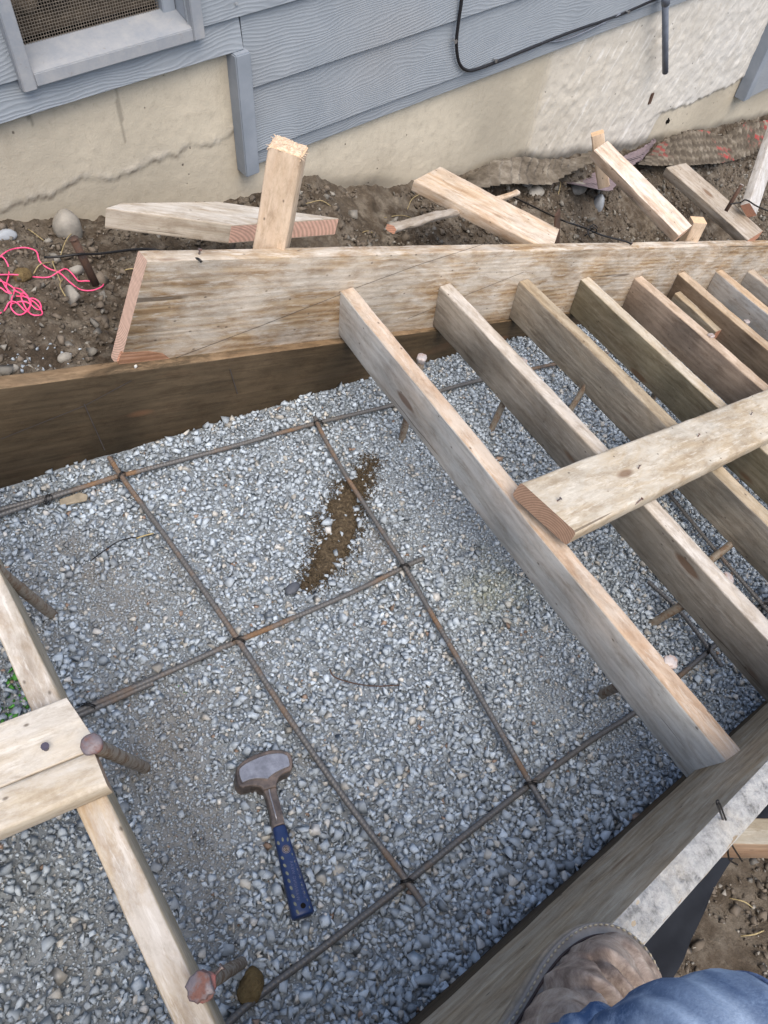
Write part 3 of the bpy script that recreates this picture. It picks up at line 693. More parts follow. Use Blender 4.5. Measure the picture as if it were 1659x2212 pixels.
# planks on top
npl = unit((.367, 0, 1)); Pp = np.array([.863, 0, .112])+npl*.0385
a_, b_, c_, d_ = [onPlane(p, Pp, npl) for p in ((1143, 1035), (1225, 1165), (1659, 835), (1659, 950))]
ma, mb = (a_+b_)/2, (c_+d_)/2; dirp = unit(mb-ma)
ma = ma-npl*.019+dirp*.004; mb = ma+dirp*2.5
pl = board('top_plank', ma, mb, .146, .038, npl, W_PLANK, 'cream plank lying across the riser tops with bent nails in it', 'plank', r=.009, seed=60, endskew=(-.06, 0))
def nail(parent, P, d, L=.02, r=.0018, hr=.0042, mat=None, name='nail'):
    """P, d in the parent's frame; the head is at P"""
    d = unit(d); V1, F1 = tubeV([P-d*L, P-d*.001, P-d*.0009, P+d*.0006], [r, r, hr, hr], 10)
    return mesh(name, V1, F1, mat or M_NAIL, parent=parent, smooth=False)
for p, dv in (((1203, 1083), (.25, -.2, 1)), ((1378, 1014), (.3, .3, 1)), ((1507, 945), (.3, .3, 1)), ((1621, 898), (.4, .3, 1)), ((1380, 1083), (.8, 0, .5))):
    L = tolocal(pl.matrix_basis, onPlane(p, Pp, npl))[0]; nail(pl, L+unit(dv)*.010, dv, .022, .0014, .0032)
# left split plank (2x6 flat) on riser zero: two halves of one split board
zt = .331; n_up = np.array([0, 0, 1.])
e1a, e1b = onZ((0, 1560), zt), onZ((152, 1502), zt); dl = unit(e1b-e1a)
pr_ = np.array([dl[1], -dl[0], 0])            # toward the near side
def pp(px): return onZ(px, zt)
s1 = pp((190, 1592)); wtot = abs((pp((230, 1700))-e1b)@pr_); w1_ = abs((pp((190, 1623))-e1b)@pr_)
print('split plank width', wtot, w1_, 'top', e1b, 'riser0 px')
en1 = (e1b@dl+s1@dl)/2
LP = np.array([e1b+pr_*w1_/2]); LP = LP[0]
spA = board('split_plank', LP-dl*.9-n_up*.019, LP+dl*(.006)-n_up*.019, w1_-.0006, .038, (0, 0, 1), W_PLANK2, 'far half of the split plank resting on the left riser, with a nail standing up', 'plank', r=.0025, wob=.0008, seed=61, endskew=(0, -.13*0-.28))
w2_ = wtot-w1_
e2 = pp((218, 1665)); L2 = e1b+pr_*(w1_+w2_/2); L2 = L2+dl*((e2-L2)@dl)
spB = board('split_plank', L2-dl*.9-n_up*.019, L2-n_up*.019, w2_-.0004, .038, (0, 0, 1), W_PLANK2, 'near half of the split plank at the left with a rounded worn edge', 'plank', r=.007, wob=.0008, seed=62, endskew=(0, -.1))
L = tolocal(spA.matrix_basis, onZ((97, 1612), zt+.012))[0]
nail(spA, L, (.1, -.1, 1), .03, .0035, .0052, m_simple('blued nail', (.09, .08, .11), .4, .5, .6))

# ------------------------------------------------------------------ reinforcement
def rebar(px_, h, label, r=.0050, group='reinforcing bars', rib=.0074, seed=0, pts=None):
    P = [onG(p, h) for p in px_] if pts is None else pts
    Pn = spline(P, .00175); n = len(Pn); T = np.gradient(Pn, axis=0); T /= np.linalg.norm(T, axis=1)[:, None]
    s = np.concatenate([[0], np.cumsum(np.linalg.norm(np.diff(Pn, axis=0), axis=1))])
    N = np.cross(T, [0, 0, 1.]); N /= np.linalg.norm(N, axis=1)[:, None]; Bn = np.cross(N, T)
    sd_ = 10; a = np.arange(sd_)*2*PI/sd_
    ph = s[:, None]*2*PI/rib+np.where(np.sin(a) > 0, 1, -1)[None]*a[None]*1.1
    rr = r*(1+.22*np.clip(np.sin(ph)*2-.6, 0, 1))
    rr[:, 0] = rr[:, sd_//2] = r*1.13
    V = Pn[:, None, :]+rr[..., None]*(np.cos(a)[None, :, None]*N[:, None, :]+np.sin(a)[None, :, None]*Bn[:, None, :])
    V = V.reshape(-1, 3); i = np.arange(n-1)[:, None]*sd_; k = np.arange(sd_)[None]; k2 = (k+1) % sd_
    Fq = np.stack([i+k, i+k2, i+k2+sd_, i+k+sd_], -1).reshape(-1, 4)
    o = mesh('rebar', V, Fq, M_REBAR, smooth=True)
    bm = bmesh.new(); bm.from_mesh(o.data); bm.verts.ensure_lookup_table()
    bm.faces.new([bm.verts[j] for j in reversed(range(sd_))]); bm.faces.new([bm.verts[(n-1)*sd_+j] for j in range(sd_)]); bm.to_mesh(o.data); bm.free()
    return tag(o, label, 'rebar', group)
def ext(p, q, t): return (p[0]+(q[0]-p[0])*t, p[1]+(q[1]-p[1])*t)
rebar([(-60, 1130), (0, 1112), (100, 1078), (250, 1030), (300, 1018), (500, 965), (680, 915), (860, 872), (1010, 828), (1195, 787), (1310, 762)], .015, 'long rebar along the dark back board, farthest from the hammer')
rebar([(-60, 1120), (0, 1101), (90, 1077), (135, 1064), (170, 1055)], .013, 'short lapped rebar end beside the farthest bar at the left border')
rebar([(110, 1564), (180, 1531), (340, 1462), (515, 1384), (600, 1349), (760, 1280), (875, 1224), (915, 1206)], .014, 'middle lengthwise rebar ending just past its second crossing')
rebar([(100, 1572), (182, 1540), (330, 1475)], .010, 'rusty lapped rebar stub under the middle bar near the split plank')
rebar([(470, 2232), (560, 2150), (700, 2045), (880, 1905), (1010, 1800), (1147, 1694), (1280, 1598), (1385, 1529), (1535, 1403), (1700, 1262)], .015, 'near lengthwise rebar running past the brown clod')
rebar([(236, 988), (270, 1040), (380, 1190), (515, 1384), (620, 1545), (740, 1718), (880, 1905), (917, 1958)], .026, 'cross rebar just right of the hammer')
rebar([(680, 901), (700, 945), (752, 1035), (830, 1155), (875, 1225), (930, 1322), (1040, 1510), (1147, 1694), (1190, 1764)], .026, 'cross rebar passing beside the soil streak')
rebar([(1425, 1042), (1452, 1075), (1549, 1193), (1655, 1315), (1760, 1440)], .026, 'rusty cross rebar under the fourth and third risers')
rebar([(1400, 1256), (1470, 1322), (1532, 1402), (1560, 1440)], .026, 'cross rebar mostly hidden under the second riser')
rebar([(1380, 1435), (1530, 1375), (1600, 1345), (1655, 1318), (1720, 1290)], .015, 'lengthwise rebar under the second riser near the right border') if False else None
def wire_tie(p, h=.024, seed=0, n=1):
    r = random.Random(seed); P = onG(p, h); pts = []
    for k in range(15):
        a = k/14*2*PI*1.6; pts.append(P+np.array([.0135*math.cos(a)*(1+.25*math.sin(3*a)), .0125*math.sin(a), .004*math.cos(2*a)+.002]))
    pts += [P+np.array([.006, .004, .006]), P+np.array([.013+r.random()*.006, -.008+r.random()*.016, .009])]
    tube('tie_wire', pts, .0011, M_WIRE, None, None, sides=6, step=.003)
    return bpy.context.scene.collection.objects[-1] if False else None
def tie(p, where, seed, h=.024):
    r = random.Random(seed); P = onG(p, h); pts = []
    dg = unit((1, r.choice((-1, 1))*r.uniform(.5, 1.), 0)); pp2 = np.array([-dg[1], dg[0], 0])
    for k in range(41):
        a = k/40*2*PI*2.5; pts.append(P+dg*.0115*math.cos(a)+np.array([0, 0, .0105*math.sin(a)-.002])+pp2*(.003*math.sin(a*.4)))
    pts += [P+np.array([.003, .002, .011]), P+dg*.010+pp2*r.uniform(-.008, .008)+np.array([0, 0, .013])]
    tube('tie_wire', pts, .0009, M_WIRE, 'black wire tie holding '+where, 'wire', 'wire ties on the rebar', sides=6, step=.003)
tie((515, 1384), 'the middle bar at the cross bar right of the hammer', 1); tie((880, 1905), 'the two bars crossing below the hammer', 2)
tie((875, 1225), 'the middle bar near its end by the soil streak', 3); tie((1147, 1694), 'the near bar to the cross bar at the right', 4)
tie((262, 1028), 'the farthest bar at its left crossing', 5); tie((688, 914), 'the farthest bar behind the soil streak', 6); tie((103, 1078), 'the lapped bars at the left border', 7)
tie((190, 1525), 'the middle bar beside the split plank', 8, .018); tie((1530, 1402), 'the near bar to a cross bar under the second riser', 9); tie((1650, 1308), 'the rusty cross bar at the right border', 10)
tube('twig', [onG(p, .017) for p in ((712, 1445), (722, 1462), (760, 1475), (810, 1482), (862, 1480))], .0013, M_RUST, 'thin rusty wire scrap curved on the gravel inside the middle bay', 'wire', sides=6)
tube('twig', [onG(p, .017) for p in ((195, 1212), (225, 1190), (265, 1166), (335, 1155))], .0012, M_WIRE, 'thin dark wire scrap on the gravel left of the cross rebar', 'wire', sides=6)
tube('twig', [onG(p, .019) for p in ((295, 1163), (312, 1157), (332, 1152))], .0015, M_STRAW, 'pale straw bit on the gravel beside the dark wire scrap', 'straw', sides=6)
P = [onG(p, .016) for p in ((128, 1078), (172, 1062), (190, 1068), (188, 1080), (130, 1092))]
o = slab('cedar_shim', P, P[1]-P[0], .005, m_simple('brown card', (.36, .31, .23), .9, .1), 'torn brown cardboard scrap by the lapped rebar ends', 'cardboard')

# ------------------------------------------------------------------ form pins
def pin(bp, hp, h, label, r=.0093, hr=1.3, mat=M_PIN, hmat=M_PINHEAD, where='G', seed=0, flat=.012, burr=.12, sink=.02, grp='steel form pins'):
    B_ = onG(bp, .0) if where == 'G' else bp; T_ = onZ(hp, B_[2]+h)
    d = unit(T_-B_); L = np.linalg.norm(T_-B_); n = max(6, int(L/.012)); rs = np.random.default_rng(seed)
    e = bpy.data.objects.new('form_pin', None); COL.objects.link(e); e.location = B_; tag(e, label, 'stake', grp); e.empty_display_size = .05
    pts = [d*t for t in np.linspace(-sink, L-flat*.6, n)]
    rad = r*(1+rs.normal(0, .03, n)); V, Fc = tubeV(pts, rad, 14); V += rs.normal(0, r*.02, V.shape)
    mesh('shaft', V, Fc, mat, parent=e, smooth=True)
    # mushroomed head
    ts = [L-flat*1.5, L-flat, L-flat*.45, L-flat*.1, L, L+.0008]; rd = [r*1.0, r*(1+.35*(hr-1)), r*hr, r*hr*1.0, r*hr*.86, r*.3]
    V, Fc = tubeV([d*t for t in ts], rd, 20)
    V = V.reshape(6, 20, 3); cen = np.array([d*t for t in ts])
    irr = 1+burr*np.array([math.sin(k*1.3+seed)*.5+rs.normal(0, .5) for k in range(20)])
    for q in (1, 2, 3, 4): V[q] = cen[q]+(V[q]-cen[q])*irr[:, None]
    mesh('head', V.reshape(-1, 3), Fc, hmat, parent=e, smooth=True)
    return e
pin((868, 948), (912, 770), .30, 'steel pin with a pale mushroomed head just behind the first riser', seed=1)
pin((1062, 926), (1131, 777), .225, 'steel pin behind the second riser, head showing past its pale top', seed=2)
pin((1228, 891), (1308, 767), .20, 'steel pin behind the third riser near the back stringer', seed=3)
pin((1405, 871), (1455, 772), .18, 'steel pin behind the fourth riser, only its foot and head tip seen', seed=4)
pin((1490, 828), (1537, 723), .21, 'steel pin with a white head behind the fifth riser', seed=5)
pin((1570, 800), (1614, 693), .23, 'steel pin with a knobbly head behind the sixth riser', seed=6)
pin((1299, 1500), (1450, 1429), .30, 'steel pin near the front end of the first riser, head beside its top', seed=7, r=.010, hr=1.35)
pin((1408, 1347), (1576, 1246), .215, 'steel pin with a round head beside the top of the second riser', seed=8, r=.010, hr=1.4)
pin((1525, 1218), (1650, 1119), .115, 'steel pin beside the third riser near the right border', seed=9, r=.010, hr=1.3)
pin((112, 1327), (-62, 1186), .34, 'tan rusty steel pin entering the frame at the left border', seed=10, r=.0098)
pin((312, 1658), (197, 1607), .365, 'steel pin with a dark domed head leaning at the end of the split plank', seed=11, r=.0098, hr=1.38, hmat=M_PINHEAD2, burr=.05, flat=.015)
e = pin((522, 2080), (431, 2133), .335, 'steel pin with a split mushroomed head and red paint leaning over the left riser', seed=12, r=.0090, hr=1.6, hmat=M_PINHEAD2, burr=.22, flat=.012)
B_ = onG((522, 2080)); T_ = onZ((431, 2133), B_[2]+.335); d = unit(T_-B_); L = np.linalg.norm(T_-B_)
V, Fc = tubeV([d*(L-.031), d*(L-.026), d*(L-.016), d*(L-.0125)], [.0094, .0115, .0160, .0150], 18); V += np.random.default_rng(5).normal(0, .0008, V.shape)
mesh('red_paint_collar', V, Fc, M_PINRED, parent=e, smooth=True)
nail(e, d*(L-.034)+np.array([.024, .004, 0]), (1, .2, .2), .016, .0022, .0045, M_NAIL)
# dark steel stakes on the bank
def spin(bp, tp, y, label, r=.009, mat=M_RUST):
    a, b_ = onY(bp, y), onY(tp, y+.01); a2 = a-unit(b_-a)*.03
    e = bpy.data.objects.new('steel_stake', None); COL.objects.link(e); e.location = a; tag(e, label, 'stake', 'steel stakes on the soil bank')
    V, Fc = tubeV([a2-a, (a2+b_)/2-a, b_-a-(b_-a)*.05], [r, r*1.02, r], 12); mesh('shaft', V, Fc, mat, parent=e, smooth=True)
    V, Fc = tubeV([(b_-a)*.95, (b_-a)*.98, (b_-a)], [r, r*1.25, r*1.1], 12); mesh('head', V, Fc, M_PINHEAD if y < 1.405 and y > 1.395 else mat, parent=e, smooth=True)
spin((195, 590), (158, 514), 1.42, 'dark rusty steel stake in the soil behind the stringer end, wire wrapped round it', .0085)
spin((1577, 441), (1603, 398), 1.40, 'thin rusty steel stake leaning in the soil at the far right', .008)
a = onY((1220, 500), 1.34); board('steel_stake', a-np.array([0, 0, .1]), onY((1204, 458), 1.34), .03, .007, (.4, -1, 0), M_RUST, 'flat rusty steel stake behind the stringer near the wide brace', 'stake', r=.002)

# ------------------------------------------------------------------ lumber on the bank
KG = 'braces behind the back stringer'
board('brace', (1.505, 1.685, -.037), (1.712, 1.285, -.100), .135, .038, (.05, .0, 1), W_BR, 'wide orange stained brace plank from the wall foot to the stringer', 'lumber', KG, seed=70, endskew=(.25, -.15))
# stud standing behind the stringer, its top splintered
Bs, Ts = np.array([.672, 1.292, .05]), np.array([.765, 1.285, .472])
stud = board('stud_stake', Bs, Ts, .070, .056, (-.75, -.66, 0), W_FRESH, 'tall fresh wooden stake with a splintered top behind the stringer', 'stake', r=.004, seed=71)
Ls = np.linalg.norm(Ts-Bs); rs = np.random.default_rng(3); V = []; Fc = []
for k in range(70):
    y, z = rs.uniform(-.036, .036), rs.uniform(-.028, .028); l_ = rs.uniform(.003, .008); wq = rs.uniform(.0015, .005); out_ = np.array([rs.uniform(-.2, .5), y*22, z*22])*.012; out_[0] = -abs(out_[0])*.5 if max(abs(y)/.036, abs(z)/.028) > .8 else .004
    a0 = np.array([Ls-.002, y, z]); k0 = len(V)
    for q in (a0+[0, -wq, 0], a0+[0, wq, 0], a0+[0, 0, wq], a0+np.array([l_*.5, 0, 0])+out_): V.append(q)
    Fc += [(k0, k0+1, k0+3), (k0+1, k0+2, k0+3), (k0+2, k0, k0+3)]
M_SPL = m_simple('splintered wood', (.70, .56, .42), .9, .1, ns=140, col2=(.45, .33, .22), bump=.8)
mesh('splinters', V, Fc, M_SPL, parent=stud)
# crushed top cap
gy2, gz2 = np.meshgrid(np.linspace(-.0365, .0365, 40), np.linspace(-.0295, .0295, 40), indexing='ij')
edge2 = np.maximum(np.abs(gy2)/.0365, np.abs(gz2)/.0295)
hx = Ls+.003+.005*fbm(gy2, gz2, 90., 4, 17)-(.010+.012*fbm(gy2, gz2, 120., 2, 18))*np.clip((edge2-.86)/.14, 0, 1)
ii = np.arange(gy2.size).reshape(gy2.shape); quad = np.stack([ii[:-1, :-1], ii[1:, :-1], ii[1:, 1:], ii[:-1, 1:]], -1).reshape(-1, 4)
mesh('crushed_top', np.stack([hx, gy2, gz2], -1).reshape(-1, 3), quad, M_SPL, parent=stud)
# offcut lying on the soil
n3 = unit((.30, .05, 1)); P3 = (.62, 1.5, .20)
PK3 = [onPlane(p, P3, n3) for p in ((228, 449), (262, 438), (470, 435), (733, 471), (500, 486))]
print('K3', np.round(PK3, 3))
slab('offcut', PK3, PK3[4]-PK3[0], .050, [W_PINK, W_PINKEND], 'pale offcut with a pink sawn end lying on the soil behind the tall stake', 'lumber', endedge=(4, 3))
board('old_stick', onY((843, 489), 1.40)+[0, 0, -.01], onY((1000, 452), 1.55), .032, .02, (0, 0, 1), W_OLD, 'weathered grey stick lying under the wide brace', 'stick', r=.009, seed=72, wob=.003)
board('old_stick', onY((985, 455), 1.53), onY((1120, 416), 1.66), .022, .02, (0, 0, 1), W_BR, 'thin tan stick poking out beyond the wide brace', 'stick', r=.009, seed=73, wob=.003)
k5a, k5b = (onY((1281.9, 317.5), 1.7)+onY((1312.4, 303.7), 1.7))/2, (onY((1469.8, 505.4), 1.26)+onY((1488, 486), 1.29))/2
board('brace', k5a-[0, 0, .02], k5b-[0, 0, .02], .085, .04, (-.1, 0, 1), wood('pinkish brace', (.66, .55, .44), (.45, .34, .25), (.70, .67, .62), .55, .0, (.6, .4, .28), stain=(.36, .15, .05), stain_amt=.3, contrast=1.4), 'pinkish two by four brace running from the wall to a short stake', 'lumber', KG, seed=74, r=.003)
board('short_stake', (2.535, 1.303, -.62), (2.553, 1.300, -.300), .054, .044, (-.5, -.86, 0), W_FRESH, 'short fresh stake end standing behind the stringer beside the pinkish brace', 'stake', r=.003, seed=75)
board('short_stake', (2.47, 1.70, -.36), (2.412, 1.765, -.158), .046, .032, (-.6, -.8, 0), W_FRESH, 'fresh wooden stake behind the wall end of the pinkish brace', 'stake', r=.003, seed=76)
a = (onY((1445, 357), 1.75)+onY((1476, 357), 1.75))/2; b_ = (onY((1647, 507), 1.28)+onY((1616, 508), 1.28))/2
board('brace', a-[0, 0, .02], b_-[0, 0, .02], .10, .045, (-.1, 0, 1), W_OLD, 'old grey brown brace lying in the soil right of the pinkish one', 'lumber', KG, seed=77, endskew=(.3, 0))
PK9 = [onY(p, y) for p, y in (((1668, 312), 1.62), ((1618, 425), 1.42), ((1611, 450), 1.36), ((1626, 458), 1.35))]
board('brace', (3.07, 1.37, -.47), (3.57, 1.66, -.40), .089, .038, (-.3, -.8, .35), wood('pale grey brace', (.52, .5, .47), (.38, .35, .31), (.56, .56, .56), .7, .5, stain_amt=.2), 'pale grey brace entering at the right border', 'lumber', KG, seed=78, endskew=(-.4, 0))
# front kicker brace outside the form
A = (onZ((1556, 1812), .155)+onZ((1576, 1762), .155))/2
kick = board('kicker_brace', A-[.035, -.015, .028], A+np.array([.42, -.33, .03])-[0, 0, .028], .10, .038, (.6, .8, 0), wood('kicker lumber', (.30, .27, .21), (.2, .17, .12), (.33, .32, .28), .2, .8, stain_amt=.2, faceblend=(.33, .21, .13)), 'two by four kicker brace butting the outside of the front stringer', 'lumber', seed=79)

# ------------------------------------------------------------------ wires, string, straw
tube('tie_wire', [onY((95, 556), 1.44), onY((130, 554), 1.43), onY((172, 549), 1.415), onY((215, 548), 1.38), onY((320, 538), 1.30), np.array([.497, 1.235, .335]), np.array([.508, 1.215, .343]), np.array([.512, 1.207, .338])], .0026, M_WIRE, 'black wire from the left steel stake to a nail on the stringer top', 'wire', 'black wires tied to the back stringer', step=.008)
zst = lambda x: zs_bot(x)+.250/COS
M_ = st.matrix_basis
def topnail(x, y=.0):
    L = tolocal(M_, np.array([x, ys(x)+.019, zst(x)]))[0]; L[2] = y
    s_ = 1 if (tolocal(M_, np.array([0, 0, 1.]))-tolocal(M_, np.array([0, 0, 0.])))[0][1] > 0 else -1
    L[1] = s_*(.125+.009); nail(st, L, (0, s_, 0), .014, .0018, .0045)
topnail(.52); topnail(2.09)
P1 = onY((1060, 420), 1.62)
P1 = [onY((1108, 425), 1.64), onY((1180, 460), 1.48), onY((1220, 478), 1.36), onY((1262, 492), 1.33), onY((1300, 508), 1.30), np.array([2.055, 1.262, zst(2.055)+.012]), np.array([2.085, 1.25, zst(2.085)+.008])]
tube('tie_wire', P1, .003, M_WIRE, 'black twisted wire tied to a nail on the stringer near the wide brace', 'wire', 'black wires tied to the back stringer', step=.008)
c0 = onY((1275, 500), 1.31); tube('tie_wire', [c0+np.array([.035*math.cos(a)*(1-.03*k), .01*math.sin(a*1.7), .016*math.sin(a)]) for k, a in enumerate(np.linspace(0, 15, 34))], .0018, M_WIRE, 'coiled kink of black wire hanging behind the stringer top', 'wire', step=.006, sides=6)
tube('tie_wire', [onY((1577, 441), 1.39), onY((1600, 437), 1.37), onY((1612, 432), 1.345), onY((1636, 446), 1.335), onY((1665, 458), 1.33)], .003, M_WIRE, 'black wire crossing the pale brace at the right border', 'wire', 'black wires tied to the back stringer')
# loose loop of tie wire over the front stringer
zc = ztf(.55)+.01
def fz(p, z): return onZ(p, z)
lw = [((1580, 1830), .11), ((1560, 1790), .17), ((1553, 1765), .23), ((1549, 1740), .28), ((1548, 1731), .30), ((1552, 1728), .30), ((1556, 1740), .29), ((1565, 1760), .26), ((1573, 1778), .24)]
lw = [((1603, 1860), .05), ((1590, 1840), .09), ((1577, 1817), .13), ((1569, 1792), .19), ((1561, 1768), .26), ((1549, 1737), .315), ((1550, 1729), .318), ((1554, 1735), .315), ((1563, 1758), .285), ((1568, 1771), .27)]
lw = [(p, z+.085) for p, z in lw]
tube('tie_wire', [onZ(p, z) for p, z in lw], .0014, M_WIRE, 'black wire hairpin looped over the crusted front stringer', 'wire', step=.004, sides=6)
lw = [((1593, 1868), .04), ((1577, 1858), .06), ((1573, 1845), .08), ((1572, 1820), .13), ((1574, 1795), .18), ((1583, 1778), .19), ((1610, 1765), .19), ((1638, 1757), .20)]
lw = [(p, z+.07) for p, z in lw]
tube('tie_wire', [onZ(p, z) for p, z in lw], .0014, M_WIRE, 'black wire wrapped round the kicker brace', 'wire', step=.004, sides=6)
q = lambda x, y: (x*.25, 461+y*.25)
S1 = [(-40, 440), (0, 410), (60, 340), (130, 305), (230, 315), (320, 350), (345, 420), (420, 480), (520, 535), (620, 620), (700, 660), (800, 675), (880, 660), (895, 620), (850, 597), (760, 600), (690, 608), (660, 570), (620, 520), (570, 500), (500, 530), (420, 552), (300, 558), (150, 555), (50, 542), (-40, 530)]
S2 = [(-30, 395), (30, 400), (70, 450), (80, 520), (70, 600), (65, 660), (95, 710), (150, 720), (230, 745), (310, 790), (360, 840), (365, 885), (330, 905), (280, 885), (230, 830), (195, 760), (195, 715), (230, 705), (260, 750), (275, 800), (255, 840), (200, 870), (150, 880), (110, 850), (100, 800), (140, 770), (200, 775), (260, 800), (320, 835), (355, 825), (350, 790), (300, 755), (240, 735), (180, 700), (140, 690), (130, 660), (160, 650), (200, 680), (250, 750), (265, 800), (230, 850), (150, 790), (90, 790), (40, 840), (-40, 890)]
S3 = [(-40, 580), (20, 610), (80, 625), (125, 655), (130, 700), (110, 760), (100, 800)]
S4 = [(-40, 640), (20, 670), (60, 690), (110, 710), (60, 660), (20, 600), (-40, 560)]
pp_ = []
e = bpy.data.objects.new('mason_string', None); COL.objects.link(e); e0 = onD(q(100, 700)); e.location = e0
tag(e, 'tangled bright pink mason string on the soil at the left border', 'string')
for k, Sx in enumerate((S1, S2, S3, S4)):
    pts = [onD(q(*p), .006) + np.array([0, 0, .004+.004*math.sin(i*1.7)]) - e0 for i, p in enumerate(Sx)]
    V, Fc = tubeV(spline(pts, .004), .0016, 7); mesh('string_loop', V, Fc, M_STRING, parent=e, smooth=True)
rs = random.Random(4)
for k, (a, b_) in enumerate((((175, 488), (128, 560)), ((300, 590), (325, 572)), ((256, 588), (322, 589)), ((120, 565), (72, 592)), ((137, 602), (144, 645)), ((112, 560), (132, 610)), ((660, 440), (715, 445)), ((830, 470), (900, 476)),
              ((1208, 390), (1206, 420)), ((1600, 2022), (1650, 2010)), ((1575, 1940), (1625, 1960)), ((783, 502), (812, 508)), ((60, 495), (95, 520)), ((880, 452), (905, 420)), ((1510, 1890), (1545, 1905)))):
    A_, B_ = onD(a, .004), onD(b_, .004); mid = (A_+B_)/2+np.array([rs.uniform(-.01, .01), 0, .012])
    tube('straw', [A_, mid, B_], .0013, M_STRAW, None, None, kind=None, sides=5)
    COL.objects[-1]['label'] = ['straw stalk leaning on the rounded stone', 'short straw near the stringer end', 'straw touching the stringer end', 'straw among the pink string loops', 'upright bit of straw below the string', 'straw across the wire by the steel stake', 'straw right of the tall fresh stake', 'straw on soil before the old stick', 'straw under the beige stone', 'straw on the yard soil near the knee', 'straw on the yard soil beside the tarp', 'straw just right of the pink offcut end', 'root bit near the left grey stone', 'dry stalk left of the wide brace', 'straw below the kicker brace'][k]
    COL.objects[-1]['category'] = 'straw'; COL.objects[-1]['group'] = 'straw bits on the soil'

# ------------------------------------------------------------------ dimpled drain sheet along the wall foot
def ribbon(name, top, bot, mat, label, cat, n=260, m=40, corr=.006, cw=.03, seed=0, out=.0, kind=None):
    top = spline(top, .01); bot = spline(bot, .01)
    ti = np.linspace(0, len(top)-1, n); bi = np.linspace(0, len(bot)-1, n)
    T_ = np.stack([np.interp(ti, np.arange(len(top)), top[:, k]) for k in range(3)], -1); B_ = np.stack([np.interp(bi, np.arange(len(bot)), bot[:, k]) for k in range(3)], -1)
    v = np.linspace(0, 1, m)[None, :, None]; G_ = T_[:, None]*(1-v)+B_[:, None]*v
    s = np.concatenate([[0], np.cumsum(np.linalg.norm(np.diff(T_, axis=0), axis=1))])
    ss, vv = np.meshgrid(s, np.linspace(0, 1, m), indexing='ij')
    d = corr*np.sin(ss/cw*2*PI+vv*1.2)+.03*fbm(ss, vv*.3, 5., 3, seed)+.006*fbm(ss, vv*.3, 40., 3, seed+1)
    G_ = G_+d[..., None]*np.array([0, -1, .35]); G_[:, 0, 2] += .010*fbm(s, s*0, 30., 3, seed+5)
    ii = np.arange(n*m).reshape(n, m); quad = np.stack([ii[:-1, :-1], ii[1:, :-1], ii[1:, 1:], ii[:-1, 1:]], -1).reshape(-1, 4)
    return tag(mesh(name, G_.reshape(-1, 3), quad, mat, smooth=True), label, cat, kind=kind)
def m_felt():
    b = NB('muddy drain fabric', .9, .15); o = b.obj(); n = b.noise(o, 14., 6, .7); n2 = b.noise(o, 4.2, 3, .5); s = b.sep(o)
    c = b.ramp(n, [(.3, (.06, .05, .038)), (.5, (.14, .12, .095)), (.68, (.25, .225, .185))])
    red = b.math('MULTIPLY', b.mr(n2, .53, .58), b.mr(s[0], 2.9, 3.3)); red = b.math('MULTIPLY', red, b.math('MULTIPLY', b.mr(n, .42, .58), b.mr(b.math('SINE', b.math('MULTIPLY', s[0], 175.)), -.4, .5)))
    groove_shade = b.math('MULTIPLY', b.mr(b.math('SINE', b.math('MULTIPLY', s[0], 157.)), -.5, .6), b.mr(s[0], 2.6, 2.75)); c = b.mix(b.math('MULTIPLY', groove_shade, .6), c, (.06, .05, .04)); c = b.mix(red, c, (.33, .06, .06)); return b.out(c, n, .6, .004)  # dark stripes paint shade into the grooves so the ribs read; red patches on top
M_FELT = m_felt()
b = NB('dimpled purple membrane', .6, .4); o_ = b.obj(); d_ = b.vor(b.vm('MULTIPLY', o_, (1., .2, 1.)), 55., rnd=.15)
M_DIMP = b.out(b.mix(b.mr(d_, .25, .4), (.03, .022, .028), (.19, .15, .165)), d_, .9, .004)
def wp(p, off): return onPlane(p, hO-hN*off, hN)
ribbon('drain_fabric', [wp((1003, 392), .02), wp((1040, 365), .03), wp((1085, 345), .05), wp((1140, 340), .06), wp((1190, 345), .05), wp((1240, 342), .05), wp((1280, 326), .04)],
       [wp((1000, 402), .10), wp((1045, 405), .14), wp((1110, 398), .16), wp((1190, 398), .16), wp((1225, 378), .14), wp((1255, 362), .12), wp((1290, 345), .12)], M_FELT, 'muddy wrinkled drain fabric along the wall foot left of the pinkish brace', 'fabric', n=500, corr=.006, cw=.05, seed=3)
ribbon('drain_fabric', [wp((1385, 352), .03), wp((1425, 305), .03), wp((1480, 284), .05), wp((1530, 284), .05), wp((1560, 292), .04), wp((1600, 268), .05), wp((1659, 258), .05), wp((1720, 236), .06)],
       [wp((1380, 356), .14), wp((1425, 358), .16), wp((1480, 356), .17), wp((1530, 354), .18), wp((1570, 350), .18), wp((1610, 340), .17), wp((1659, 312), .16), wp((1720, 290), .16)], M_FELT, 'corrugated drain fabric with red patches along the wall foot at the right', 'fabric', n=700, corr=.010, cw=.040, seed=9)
ribbon('membrane', [wp((1205, 392), .05), wp((1260, 380), .06), wp((1330, 345), .05), wp((1400, 312), .04), wp((1415, 300), .03)],
       [wp((1250, 400), .20), wp((1312, 412), .22), wp((1330, 398), .20), wp((1372, 355), .14), wp((1418, 305), .05)], M_DIMP, 'purple dimpled membrane crumpled behind the pinkish brace', 'membrane', corr=.002, seed=12)
mb_ = ribbon('membrane', [wp((1350, 340), .02), wp((1380, 325), .02), wp((1412, 305), .02)], [wp((1355, 352), .06), wp((1385, 345), .07), wp((1416, 310), .04)], M_DIMP, 'small upper flap of dimpled membrane right of the pinkish brace', 'membrane', n=60, m=16, seed=13, corr=.001)

